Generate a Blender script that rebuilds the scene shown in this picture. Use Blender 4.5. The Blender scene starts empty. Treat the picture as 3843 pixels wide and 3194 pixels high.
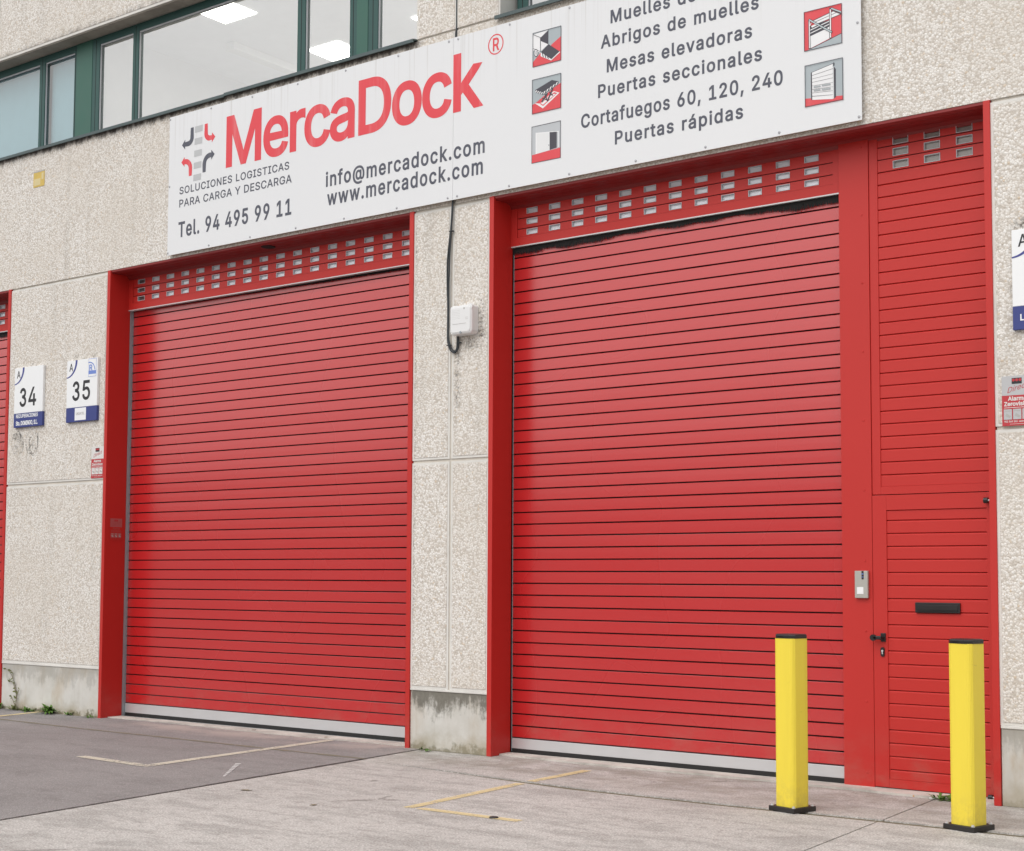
import bpy, bmesh, math, random
from mathutils import Vector, Matrix
from mathutils.geometry import delaunay_2d_cdt
random.seed(7)
R = math.radians
sc = bpy.context.scene
COL = sc.collection

# ---------------------------------------------------------------- camera, sky, sun, exposure
cd = bpy.data.cameras.new('camera'); cam = bpy.data.objects.new('camera', cd); COL.objects.link(cam)
cd.sensor_fit = 'HORIZONTAL'; cd.sensor_width = 36.0; cd.lens = 51.397; cd.shift_y = 0.05758
cd.clip_start = 0.05; cd.clip_end = 3000
cam.matrix_world = Matrix(((0.798952, 0.03497, 0.600377, 0.0), (0.601376, -0.054406, -0.797112, -10.2012),
                           (0.00479, 0.997906, -0.064498, 1.55), (0, 0, 0, 1)))
sc.camera = cam
SUN_EL, SUN_AZ = R(52), R(188)          # azimuth clockwise from +y: the sun stands behind the camera
w = bpy.data.worlds.new('World'); sc.world = w; w.use_nodes = True
wt = w.node_tree; wt.nodes.clear()
sky = wt.nodes.new('ShaderNodeTexSky'); sky.sky_type = 'NISHITA'; sky.sun_disc = False
sky.sun_elevation = SUN_EL; sky.sun_rotation = SUN_AZ
sky.air_density = 1.0; sky.dust_density = 9.0; sky.ozone_density = 1.0
hs = wt.nodes.new('ShaderNodeHueSaturation'); hs.inputs['Saturation'].default_value = 0.08
bg = wt.nodes.new('ShaderNodeBackground'); bg.inputs['Strength'].default_value = 0.05
wo = wt.nodes.new('ShaderNodeOutputWorld')
wt.links.new(sky.outputs[0], hs.inputs['Color']); wt.links.new(hs.outputs[0], bg.inputs['Color']); wt.links.new(bg.outputs[0], wo.inputs[0])
sd = bpy.data.lights.new('sun', 'SUN'); sun = bpy.data.objects.new('sun', sd); COL.objects.link(sun)
sd.energy = 1.5; sd.angle = R(132); sd.color = (1.0, 0.99, 0.98)
sdir = Vector((math.sin(SUN_AZ) * math.cos(SUN_EL), math.cos(SUN_AZ) * math.cos(SUN_EL), math.sin(SUN_EL)))
sun.rotation_euler = sdir.to_track_quat('Z', 'Y').to_euler(); sun.location = (0, -20, 30)
sc.view_settings.view_transform = 'Standard'; sc.view_settings.look = 'None'
sc.view_settings.gamma = 1; sc.view_settings.use_curve_mapping = False
sc.view_settings.exposure = 0.58

# ---------------------------------------------------------------- materials
class NT:
    def __init__(s, name):
        s.m = bpy.data.materials.new(name); s.m.use_nodes = True; s.t = s.m.node_tree; s.t.nodes.clear()
        s.out = s.n('ShaderNodeOutputMaterial')
        s.geo = None
    def n(s, kind, **props):
        nd = s.t.nodes.new(kind)
        for k, v in props.items(): setattr(nd, k, v)
        return nd
    def L(s, a, b): s.t.links.new(a, b)
    def put(s, sock, v):
        if hasattr(v, 'is_output') or isinstance(v, bpy.types.NodeSocket): s.L(v, sock)
        elif isinstance(v, (tuple, list)) and len(v) == 3 and sock.type == 'RGBA': sock.default_value = (*v, 1)
        else: sock.default_value = v
    def pos(s, scale=(1, 1, 1), off=(0, 0, 0)):
        if s.geo is None: s.geo = s.n('ShaderNodeNewGeometry')
        mp = s.n('ShaderNodeMapping'); mp.inputs['Scale'].default_value = scale; mp.inputs['Location'].default_value = off
        s.L(s.geo.outputs['Position'], mp.inputs['Vector']); return mp.outputs[0]
    def axis(s, i):
        if s.geo is None: s.geo = s.n('ShaderNodeNewGeometry')
        x = s.n('ShaderNodeSeparateXYZ'); s.L(s.geo.outputs['Position'], x.inputs[0]); return x.outputs[i]
    def noise(s, vec, scale=1, detail=4, rough=.55, dist=0):
        nd = s.n('ShaderNodeTexNoise'); s.L(vec, nd.inputs['Vector']); nd.inputs['Scale'].default_value = scale
        nd.inputs['Detail'].default_value = detail; nd.inputs['Roughness'].default_value = rough; nd.inputs['Distortion'].default_value = dist
        return nd.outputs[0]
    def vor(s, vec, scale, feature='F1'):
        nd = s.n('ShaderNodeTexVoronoi', feature=feature); s.L(vec, nd.inputs['Vector']); nd.inputs['Scale'].default_value = scale
        return nd
    def ramp(s, v, stops):
        nd = s.n('ShaderNodeValToRGB'); e = nd.color_ramp.elements
        while len(e) < len(stops): e.new(.5)
        for i, (p, c) in enumerate(stops):
            e[i].position = p; e[i].color = (*c, 1) if len(c) == 3 else c
        s.put(nd.inputs[0], v); return nd.outputs[0]
    def rng(s, v, a, b, c=0., d=1., smooth=True):
        nd = s.n('ShaderNodeMapRange', interpolation_type='SMOOTHSTEP' if smooth else 'LINEAR')
        s.put(nd.inputs[0], v)
        for i, q in enumerate((a, b, c, d)): nd.inputs[i + 1].default_value = q
        return nd.outputs[0]
    def math(s, op, a, b=0.0, clamp=False):
        nd = s.n('ShaderNodeMath', operation=op, use_clamp=clamp); s.put(nd.inputs[0], a); s.put(nd.inputs[1], b); return nd.outputs[0]
    def mix(s, f, a, b, mode='MIX'):
        nd = s.n('ShaderNodeMix', data_type='RGBA', blend_type=mode); s.put(nd.inputs[0], f)
        s.put(nd.inputs[6], a); s.put(nd.inputs[7], b); return nd.outputs[2]
    def bump(s, h, strength=.5, dist=.005, nrm=None):
        nd = s.n('ShaderNodeBump'); s.put(nd.inputs['Height'], h); nd.inputs['Strength'].default_value = strength
        nd.inputs['Distance'].default_value = dist
        if nrm is not None: s.L(nrm, nd.inputs['Normal'])
        return nd.outputs[0]
    def bsdf(s, color, rough=.5, spec=.5, metal=0., normal=None, coat=0., coat_rough=.1, alpha=None, emit=None, estr=0.):
        b = s.n('ShaderNodeBsdfPrincipled')
        s.put(b.inputs['Base Color'], color); s.put(b.inputs['Roughness'], rough); s.put(b.inputs['Specular IOR Level'], spec)
        s.put(b.inputs['Metallic'], metal); s.put(b.inputs['Coat Weight'], coat); s.put(b.inputs['Coat Roughness'], coat_rough)
        if normal is not None: s.L(normal, b.inputs['Normal'])
        if alpha is not None: s.put(b.inputs['Alpha'], alpha)
        if emit is not None: s.put(b.inputs['Emission Color'], emit); b.inputs['Emission Strength'].default_value = estr
        if coat >= 1: b.inputs['Coat IOR'].default_value = 1.65
        s.L(b.outputs[0], s.out.inputs[0]); return b
    def boxmask(s, x0, x1, z0, z1, soft=.03):
        X, Z = s.axis(0), s.axis(2)
        a = s.math('MULTIPLY', s.rng(X, x0 - soft, x0 + soft), s.rng(X, x1 + soft, x1 - soft))
        b = s.math('MULTIPLY', s.rng(Z, z0 - soft, z0 + soft), s.rng(Z, z1 + soft, z1 - soft))
        return s.math('MULTIPLY', a, b)

def plain(name, col, rough=.5, spec=.5, metal=0., coat=0., var=.06, vscale=6., bump=0.):
    k = NT(name); nz = k.noise(k.pos(), vscale, 5)
    c = k.mix(nz, tuple(v * (1 - var) for v in col), tuple(min(1, v * (1 + var)) for v in col))
    nrm = k.bump(k.noise(k.pos(), 300, 2), bump, .002) if bump else None
    k.bsdf(c, k.rng(nz, .2, .8, rough - .05, rough + .05), spec, metal, nrm, coat)
    return k.m

M = {}
def make_aggregate():
    k = NT('washed_pebble_concrete')
    p = k.pos()
    warp = k.n('ShaderNodeVectorMath', operation='ADD')
    nn = k.n('ShaderNodeTexNoise'); k.L(p, nn.inputs['Vector']); nn.inputs['Scale'].default_value = 60
    sc_ = k.n('ShaderNodeVectorMath', operation='SCALE'); k.L(nn.outputs[1], sc_.inputs[0]); sc_.inputs[3].default_value = .004
    k.L(p, warp.inputs[0]); k.L(sc_.outputs[0], warp.inputs[1])
    v = k.vor(warp.outputs[0], 58)
    v2 = k.vor(warp.outputs[0], 95)
    sep = k.n('ShaderNodeSeparateColor'); k.L(v.outputs['Color'], sep.inputs[0])
    stone = k.ramp(sep.outputs[0], [(0, (.54, .485, .425)), (.14, (.67, .62, .565)), (.4, (.77, .735, .69)), (.7, (.83, .805, .77)), (.94, (.88, .86, .83)), (1, (.62, .50, .37))])
    gap = k.rng(v.outputs['Distance'], .44, .85)
    gap2 = k.rng(v2.outputs['Distance'], .50, .75)
    g = k.math('MAXIMUM', gap, k.math('MULTIPLY', gap2, .35))
    col = k.mix(g, stone, (.53, .48, .425))
    big = k.noise(k.pos((1, 1, 1)), 1.1, 5, .6)
    col = k.mix(k.rng(big, .36, .66, 0, .36), col, (.62, .56, .485))
    streak = k.noise(k.pos((5, 5, .5)), 1, 4, .6)
    col = k.mix(k.rng(streak, .50, .78, 0, .32), col, (.40, .37, .33))
    sp = k.noise(k.pos(), 24, 1, .4)
    col = k.mix(k.rng(sp, .76, .82, 0, .5), col, (.16, .14, .12))
    # grime fringe under the window sills, ragged lower edge
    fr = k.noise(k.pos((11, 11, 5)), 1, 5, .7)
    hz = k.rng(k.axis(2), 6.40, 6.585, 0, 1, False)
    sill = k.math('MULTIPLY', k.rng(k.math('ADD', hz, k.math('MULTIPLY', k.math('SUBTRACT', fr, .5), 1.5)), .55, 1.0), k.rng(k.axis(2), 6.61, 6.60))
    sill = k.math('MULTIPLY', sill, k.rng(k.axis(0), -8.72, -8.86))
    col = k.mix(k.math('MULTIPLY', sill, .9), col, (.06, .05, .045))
    # grime along the bottom of the upper facade band
    hz2 = k.rng(k.axis(2), 8.10, 7.84, 0, 1, False)
    up = k.rng(k.math('ADD', hz2, k.math('MULTIPLY', k.math('SUBTRACT', fr, .5), 1.1)), .62, 1.1)
    up = k.math('MULTIPLY', up, k.rng(k.axis(2), 7.70, 7.80))
    col = k.mix(k.math('MULTIPLY', up, .6), col, (.13, .115, .10))
    # dirt specks round the plates, drips below the alarm box cable, soot above the base
    fine = k.noise(k.pos((1, 1, 1)), 42, 3, .7)
    blot = k.noise(k.pos((1, 1, 1)), 9, 4, .6)
    def spot(x0, x1, z0, z1, soft, st, thr=.5):
        global_ = k.math('MULTIPLY', k.boxmask(x0, x1, z0, z1, soft), k.rng(k.math('ADD', k.math('MULTIPLY', fine, .6), k.math('MULTIPLY', blot, .4)), thr, thr + .16))
        return k.math('MULTIPLY', global_, st)
    marks = [(-14.80, -14.60, 4.0, 4.07, .05, .8, .48), (-13.95, -13.45, 4.0, 4.06, .04, .75, .47), (-13.8, -13.45, 3.15, 3.30, .06, .45, .5),
             (-13.43, -13.36, 3.3, 4.05, .04, .45, .5), (-8.345, -8.275, 3.10, 3.59, .03, .7, .45), (-8.37, -8.31, 2.5, 3.1, .04, .4, .52),
             (-8.08, -8.0, 3.68, 4.05, .03, .8, .44), (-8.30, -8.02, 3.62, 3.72, .04, .7, .46), (-8.36, -8.0, 4.0, 4.06, .03, .5, .5),
             (-3.30, -2.9, 4.0, 4.09, .05, .85, .44), (-3.32, -3.27, 3.3, 4.0, .03, .6, .48), (-8.84, -8.80, .5, 4.9, .02, .6, .46)]
    for mk in marks: col = k.mix(spot(*mk), col, (.055, .05, .045))
    h = k.math('ADD', k.rng(v.outputs['Distance'], .75, 0, 0, 1), k.math('MULTIPLY', k.rng(v2.outputs['Distance'], .8, .0, 0, 1), .35))
    k.bsdf(col, .82, .3, 0, k.bump(h, .5, .006))
    return k.m

def make_smooth_cement(name, col, dirt=.25):
    k = NT(name)
    n1 = k.noise(k.pos(), 3, 6, .65); n2 = k.noise(k.pos(), 40, 4, .6)
    c = k.mix(k.rng(n1, .35, .7, 0, dirt), col, tuple(v * .6 for v in col))
    c = k.mix(k.rng(n2, .6, .8, 0, .35), c, tuple(v * .45 for v in col))
    k.bsdf(c, .85, .3, 0, k.bump(n2, .3, .003)); return k.m

def make_plinth(name, top_mould, foot_mould, tan):
    k = NT(name); Z = k.axis(2)
    n1 = k.noise(k.pos(), 2.2, 6, .62); n2 = k.noise(k.pos(), 22, 5, .65)
    drip = k.math('ADD', k.math('MULTIPLY', k.noise(k.pos((9, 9, 2.2)), 1, 6, .72), .6), k.math('MULTIPLY', k.noise(k.pos((1, 1, 1), (2, 0, 5)), 6, 6, .7), .4))
    c = k.mix(k.rng(n1, .35, .68), (.64, .625, .59), (.54, .52, .475))
    c = k.mix(k.rng(k.noise(k.pos((3, 3, 1.3), (4, 0, 0)), 1, 5, .6), .48, .70, 0, tan), c, (.44, .33, .205))
    vert = k.noise(k.pos((30, 30, .6)), 1, 3, .5)
    c = k.mix(k.rng(vert, .55, .8, 0, .3), c, (.42, .38, .32))
    t = k.math('ADD', k.rng(Z, .18, .53, 0, 1, False), k.math('MULTIPLY', k.math('SUBTRACT', drip, .5), 3.2))
    c = k.mix(k.math('MULTIPLY', k.rng(t, .36, .85), top_mould), c, k.mix(n2, (.13, .12, .10), (.26, .245, .21)))
    t2 = k.math('ADD', k.rng(Z, .17, .0, 0, 1, False), k.math('MULTIPLY', k.math('SUBTRACT', k.noise(k.pos(), 7, 6, .7), .5), 2.2))
    c = k.mix(k.math('MULTIPLY', k.rng(t2, .6, 1.0), foot_mould), c, (.10, .10, .055))
    t3 = k.math('ADD', k.rng(Z, .34, .06, 0, 1, False), k.math('MULTIPLY', k.math('SUBTRACT', n1, .5), 1.6))
    c = k.mix(k.math('MULTIPLY', k.rng(t3, .6, 1.2), .55), c, (.36, .30, .20))
    c = k.mix(k.rng(n2, .70, .76, 0, .6), c, (.18, .15, .12))
    k.bsdf(c, .86, .3, 0, k.bump(n2, .35, .004)); return k.m

def make_red(name, col, rough=.36, coat=.25, dusty=.0):
    k = NT(name)
    n1 = k.noise(k.pos((.5, .5, .9)), 1.0, 1.5, .5); n2 = k.noise(k.pos((1, 1, .7)), .9, 1.5, .5); fine = k.noise(k.pos(), 420, 2, .5)
    c = k.mix(n1, tuple(v * .94 for v in col), tuple(min(1, v * 1.05) for v in col))
    c = k.mix(k.rng(n1, .30, .85, 0, .05 + dusty), c, (.42, .075, .07))
    foot = k.math('MULTIPLY', k.rng(k.axis(2), .55, .0, 0, 1), k.rng(k.noise(k.pos((3, 3, 5)), 1, 5, .65), .42, .7))
    c = k.mix(k.math('MULTIPLY', foot, .28), c, (.33, .17, .13))
    scr = k.math('MULTIPLY', k.rng(k.noise(k.pos((2.5, 2.5, 90)), 1, 3, .6), .84, .86), .22)
    c = k.mix(scr, c, (.55, .22, .20))
    nrm = k.bump(fine, .04, .001)
    k.bsdf(c, k.rng(n2, .3, .75, rough - .01, rough + .02), .5, 0, nrm, coat, rough * .85); return k.m

def make_concrete():
    k = NT('worn_concrete_paving')
    p = k.pos()
    n1 = k.noise(p, .45, 6, .62); n2 = k.noise(k.pos((1, 2.6, 1)), 1.7, 6, .68, .4); n3 = k.noise(p, 14, 5, .7); fine = k.noise(p, 75, 4, .75)
    c = k.mix(k.rng(n1, .33, .66), (.575, .555, .53), (.50, .482, .46))
    c = k.mix(k.rng(n2, .45, .62, 0, .8), c, (.345, .332, .315))
    c = k.mix(k.rng(n2, .40, .26, 0, .55), c, (.64, .62, .595))
    c = k.mix(k.rng(n3, .48, .64, 0, .55), c, (.30, .275, .255))
    c = k.mix(k.rng(fine, .45, .58, 0, .62), c, (.26, .242, .225))
    c = k.mix(k.rng(fine, .46, .36, 0, .6), c, (.78, .74, .715))
    grub = k.math('MULTIPLY', k.rng(k.axis(1), -1.3, -.3), k.rng(k.noise(p, 3, 6, .7), .36, .62))
    c = k.mix(k.math('MULTIPLY', grub, .60), c, (.24, .215, .175))
    spots = k.vor(k.pos((1, 1.0, 1)), 1.35)
    sepc = k.n('ShaderNodeSeparateColor'); k.L(spots.outputs['Color'], sepc.inputs[0])
    sm = k.math('MULTIPLY', k.rng(spots.outputs['Distance'], .05, .035), k.rng(sepc.outputs[0], .45, .5))
    c = k.mix(k.math('MULTIPLY', sm, .65), c, (.09, .08, .07))
    tyre = k.math('MULTIPLY', k.rng(k.noise(k.pos((.35, 5, 1)), 1, 4, .6, .6), .60, .72), k.rng(n3, .4, .6))
    c = k.mix(k.math('MULTIPLY', tyre, .5), c, (.20, .185, .17))
    crack = k.vor(k.pos((1, 1, 1), (.3, .7, 0)), .42, 'DISTANCE_TO_EDGE'); wob = k.noise(p, 2.2, 5, .7)
    ck = k.math('MULTIPLY', k.rng(k.math('ADD', crack.outputs['Distance'], k.math('MULTIPLY', k.math('SUBTRACT', wob, .5), .12)), .006, .0), k.rng(n1, .50, .56))
    c = k.mix(k.math('MULTIPLY', ck, .55), c, (.17, .155, .14))
    h = k.math('ADD', k.math('MULTIPLY', fine, .5), n3)
    k.bsdf(c, .9, .3, 0, k.bump(h, .35, .004)); return k.m

def make_asphalt():
    k = NT('aged_grey_asphalt')
    p = k.pos()
    n1 = k.noise(p, .5, 6, .6); n2 = k.noise(k.pos((1, 2.2, 1)), 1.5, 6, .66); v = k.vor(p, 95); fine = k.noise(p, 85, 3, .7)
    c = k.mix(k.rng(n1, .34, .66), (.262, .246, .242), (.305, .288, .283))
    c = k.mix(k.rng(n2, .45, .64, 0, .7), c, (.21, .198, .194))
    c = k.mix(k.rng(n2, .40, .24, 0, .5), c, (.40, .365, .36))
    c = k.mix(k.rng(v.outputs['Distance'], .25, .7, 0, .5), c, (.14, .127, .124))
    c = k.mix(k.rng(fine, .53, .66, 0, .5), c, (.50, .465, .455))
    # pale worn band in front of the door
    t = k.math('MULTIPLY', k.rng(k.axis(1), -.62, -.10), k.rng(k.noise(k.pos((1, 1.6, 1)), 1.6, 5, .65), .34, .6))
    t = k.math('MULTIPLY', t, k.rng(k.axis(0), -12.9, -12.2))
    c = k.mix(k.math('MULTIPLY', t, .7), c, (.44, .375, .34))
    k.bsdf(c, .92, .3, 0, k.bump(k.math('ADD', fine, v.outputs['Distance']), .45, .004)); return k.m

def make_marking(name, col, thr):
    k = NT(name)
    n1 = k.noise(k.pos(), 5, 6, .7); n2 = k.noise(k.pos(), 60, 4, .7)
    keep = k.rng(k.math('ADD', k.math('MULTIPLY', n1, .55), k.math('MULTIPLY', n2, .45)), thr, thr + .14)
    c = k.mix(n2, tuple(v * .8 for v in col), col)
    k.bsdf(c, .85, .3, 0, None, 0, .1, k.math('MULTIPLY', keep, .70)); return k.m

def make_sign_white():
    k = NT('white_sign_sheet')
    st = k.noise(k.pos((26, 26, .25)), 1, 4, .7); top = k.rng(k.axis(2), 5.6, 6.50, 0, 1)
    m = k.math('MULTIPLY', k.rng(st, .52, .75), k.math('MULTIPLY', top, top))
    c = k.mix(k.noise(k.pos(), .8, 4), (.735, .745, .765), (.765, .77, .78))
    c = k.mix(k.math('MULTIPLY', m, .45), c, (.50, .48, .45))
    st2 = k.noise(k.pos((70, 70, .12)), 1, 2, .5)
    c = k.mix(k.math('MULTIPLY', k.rng(st2, .66, .72), k.math('MULTIPLY', top, .16)), c, (.42, .38, .35))
    k.bsdf(c, .42, .35, 0, k.bump(k.noise(k.pos((.5, .5, .5)), 1, 2), .05, .05)); return k.m

def make_sign_ink(name, col, fade):
    k = NT(name); st = k.noise(k.pos((9, 9, .5)), 1, 5, .7); n = k.noise(k.pos(), 2.2, 4, .6)
    c = k.mix(k.math('MULTIPLY', k.rng(st, .50, .78), fade), col, (.83, .78, .78))
    c = k.mix(k.rng(n, .3, .7, 0, .12), c, tuple(v * .85 for v in col))
    k.bsdf(c, .5, .3); return k.m

def make_glass(name='window_glass', base=.50, tint=(.90, .93, .92)):
    k = NT(name)
    g = k.n('ShaderNodeNewGeometry'); dt = k.n('ShaderNodeVectorMath', operation='DOT_PRODUCT'); k.L(g.outputs['Normal'], dt.inputs[0]); k.L(g.outputs['Incoming'], dt.inputs[1])
    gz = k.math('POWER', k.math('SUBTRACT', 1.0, k.math('ABSOLUTE', dt.outputs['Value']), True), 5.0)
    refl = k.math('ADD', base, k.math('MULTIPLY', gz, .9), True)      # both faces of a pane
    tr = k.n('ShaderNodeBsdfTransparent'); tr.inputs[0].default_value = (*tint, 1)
    gl = k.n('ShaderNodeBsdfGlossy'); gl.inputs['Roughness'].default_value = .02
    mx = k.n('ShaderNodeMixShader'); k.L(refl, mx.inputs[0]); k.L(tr.outputs[0], mx.inputs[1]); k.L(gl.outputs[0], mx.inputs[2])
    k.L(mx.outputs[0], k.out.inputs[0]); return k.m

def make_lamp():
    k = NT('lit_ceiling_panel'); k.bsdf((.9, .9, .88), .5, .2, 0, None, 0, .1, None, (1.0, .965, .88), 6.0); return k.m

M['agg'] = make_aggregate()
M['margin'] = make_smooth_cement('smooth_cement_margin', (.74, .72, .68), .3)
M['sealant'] = make_smooth_cement('pale_joint_sealant', (.66, .61, .54), .4)
M['soffit'] = make_smooth_cement('dirty_soffit_cement', (.36, .325, .28), .7)
M['plinth'] = make_plinth('stained_plinth_concrete', 1.0, .75, .35)
M['plinth_pale'] = make_plinth('pale_plinth_concrete', .35, .95, .45)
M['plinth_tan'] = make_plinth('brown_stained_plinth_concrete', .45, .5, .95)
M['red'] = make_red('red_frame_paint', (.51, .018, .013), .5, .0)
M['slat'] = make_red('red_slat_paint', (.53, .015, .017), .27, 1.0, .02)
M['lining'] = make_red('red_frame_paint_shaded', (.22, .010, .010), .5, .0)  # the frame red, darkened to paint in the shade under the lintel
M['dark'] = plain('black_cavity', (.012, .011, .011), .8)
M['groove'] = plain('dark_red_groove', (.045, .006, .007), .7)
M['alu'] = plain('brushed_aluminium', (.62, .62, .63), .42, .5, .35, var=.04)
M['guide'] = plain('grey_guide_rail', (.33, .36, .39), .45, .5, .2)
M['ridge_green'] = plain('dark_green_ridge', (.045, .060, .030), .9, .2, var=.4, vscale=.3)
M['rubber'] = plain('black_rubber', (.018, .017, .017), .6)
M['black'] = plain('black_plastic', (.014, .013, .014), .38)
M['blackbase'] = plain('dusty_black_plastic', (.022, .019, .018), .55)
M['brush'] = plain('black_bristles', (.010, .009, .009), .9)
M['yellow'] = None
M['green'] = plain('dark_green_window_frame', (.030, .088, .080), .5, .4)
M['green2'] = plain('green_panel', (.040, .125, .095), .45, .4)
M['sillmetal'] = plain('grey_green_sill_metal', (.075, .105, .108), .5, .4, .0, var=.2)
M['glass'] = make_glass()
M['glasstint'] = make_glass('greenish_window_glass', .24, (.78, .90, .92))
M['ceil'] = plain('white_ceiling', (.82, .83, .87), .9, .2)
M['room'] = plain('white_room_wall', (.76, .76, .77), .9, .2)
M['carpet'] = plain('pale_office_floor', (.55, .53, .50), .9, .2)
M['lamp'] = make_lamp()
M['blind'] = plain('pale_blue_blind', (.42, .55, .59), .6, .4)
M['sign'] = make_sign_white()
M['signback'] = plain('chipboard_edge', (.36, .29, .21), .9, .2, var=.3, vscale=60)
M['signred'] = make_sign_ink('faded_red_lettering', (.74, .075, .092), .22)
M['signgrey'] = make_sign_ink('grey_lettering', (.095, .10, .128), .10)
M['emgrey'] = make_sign_ink('light_grey_emblem', (.50, .51, .52), .1)
M['p_g'] = make_sign_ink('pictogram_grey', (.40, .45, .475), .05)
M['p_l'] = make_sign_ink('pictogram_pale_grey', (.50, .52, .545), .05)
M['p_c'] = make_sign_ink('pictogram_slot_grey', (.42, .45, .47), .05)
M['p_r'] = make_sign_ink('pictogram_red', (.72, .085, .10), .05)
M['p_k'] = make_sign_ink('pictogram_dark', (.075, .072, .088), .05)
M['p_w'] = make_sign_ink('pictogram_white', (.82, .82, .83), .02)
M['p_v'] = make_sign_ink('pictogram_door_white', (.76, .765, .77), .02)
M['p_b'] = make_sign_ink('pictogram_pale_blue', (.50, .58, .60), .02)
M['screw'] = plain('steel_screw', (.40, .40, .42), .4, .5, .6)
M['pane'] = plain('frosted_pane', (.74, .735, .78), .22, .5, 0, .5, var=.14, vscale=7)
M['panedark'] = plain('dark_pane', (.10, .075, .075), .25, .5, 0, .3, var=.2, vscale=30)
M['panebrown'] = plain('dull_brown_grey_pane', (.29, .265, .245), .25, .5, 0, .3, var=.12, vscale=30)
M['rim'] = plain('grey_pane_rim', (.52, .53, .56), .35, .5)
M['platewhite'] = plain('white_plate', (.84, .85, .86), .35, .5, 0, .1, var=.02)
M['plateedge'] = plain('pale_plate_edge', (.62, .63, .64), .45)
M['plateblue'] = plain('blue_band', (.035, .050, .215), .4)
M['plateblack'] = plain('black_print', (.02, .02, .024), .45)
M['arcblue'] = plain('violet_blue_arc', (.05, .06, .26), .45)
M['lightblue'] = plain('light_blue_print', (.16, .25, .62), .45)
M['boxwhite'] = plain('white_casing', (.76, .76, .76), .4, .5, 0, .1)
M['boxgrey'] = plain('grey_casing_print', (.42, .41, .39), .6)
M['cable'] = plain('dark_cable', (.022, .027, .033), .5)
M['stred'] = plain('red_sticker', (.48, .035, .045), .5, var=.12)
M['stwhite'] = plain('pale_sticker', (.70, .68, .66), .5, var=.05)
M['stgrey'] = plain('grey_sticker', (.48, .48, .49), .5, var=.05)
M['fadedpink'] = plain('faded_pink_sticker', (.42, .105, .105), .5, var=.08)
M['fadedtext'] = plain('faded_print', (.40, .075, .07), .5, var=.1)
M['yellowsticker'] = plain('yellow_sticker', (.62, .44, .10), .5, var=.15, vscale=25)
M['yellowsticker2'] = plain('pale_yellow_sticker', (.66, .55, .28), .5, var=.1)
M['intercom'] = plain('silver_grey_casing', (.43, .42, .385), .4, .5, .15, var=.03)
M['leaf'] = plain('weed_green', (.085, .17, .025), .6, .3, var=.35, vscale=40)
M['leaf2'] = plain('dry_weed_green', (.14, .16, .05), .7, .3, var=.35, vscale=40)
M['twig'] = plain('dry_twig', (.20, .17, .10), .8)
M['paper'] = plain('white_paper', (.75, .74, .72), .7)
M['orange'] = plain('orange_filter', (.60, .30, .09), .7)
M['moss'] = make_smooth_cement('mossy_joint_dirt', (.17, .15, .10), .6)
M['gap'] = plain('dark_soil_gap', (.045, .038, .030), .95)
M['lip'] = make_smooth_cement('pale_threshold_cement', (.60, .56, .51), .9)
M['steel'] = plain('worn_threshold_steel', (.30, .32, .34), .5, .5, .4)
M['concrete'] = make_concrete(); M['asphalt'] = make_asphalt()
M['markyellow'] = make_marking('worn_yellow_paint', (.86, .70, .38), .36)
M['markpale'] = make_marking('worn_pale_yellow_paint', (.80, .74, .60), .36)
M['markwhite'] = make_marking('worn_white_paint', (.88, .87, .86), .34)
def make_yellow():
    k = NT('yellow_bollard_plastic')
    n1 = k.noise(k.pos((7, 7, .6)), 1, 5, .65); n2 = k.noise(k.pos((40, 40, 3)), 1, 4, .7)
    c = k.mix(k.rng(n1, .35, .7), (.86, .68, .065), (.82, .64, .062))
    c = k.mix(k.rng(n2, .70, .80, 0, .22), c, (.50, .38, .07))
    sc1 = k.rng(k.noise(k.pos((6, 6, 26), (1, 2, 0)), 1, 5, .75), .66, .71)
    c = k.mix(k.math('MULTIPLY', sc1, .4), c, (.30, .23, .06))
    foot = k.math('MULTIPLY', k.rng(k.axis(2), .30, .0), k.rng(k.noise(k.pos(), 18, 5, .7), .38, .62))
    c = k.mix(k.math('MULTIPLY', foot, .28), c, (.36, .28, .10))
    k.bsdf(c, .42, .45); return k.m
M['yellow'] = make_yellow()
def make_scrawl():
    k = NT('faded_grey_scrawl')
    n = k.noise(k.pos((1, 1, 1), (3, 0, 1)), 9, 2, .5, 1.2)
    ridge = k.math('ABSOLUTE', k.math('SUBTRACT', n, .5))
    k.bsdf((.16, .155, .15), .9, .2, 0, None, 0, .1, k.math('MULTIPLY', k.rng(ridge, .035, .012), .55)); return k.m
M['scrawl'] = plain('faded_grey_scrawl', (.22, .215, .21), .9, .2)
M['scrawl'] = make_marking('faded_grey_scrawl_ink', (.24, .235, .225), .44)

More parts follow.
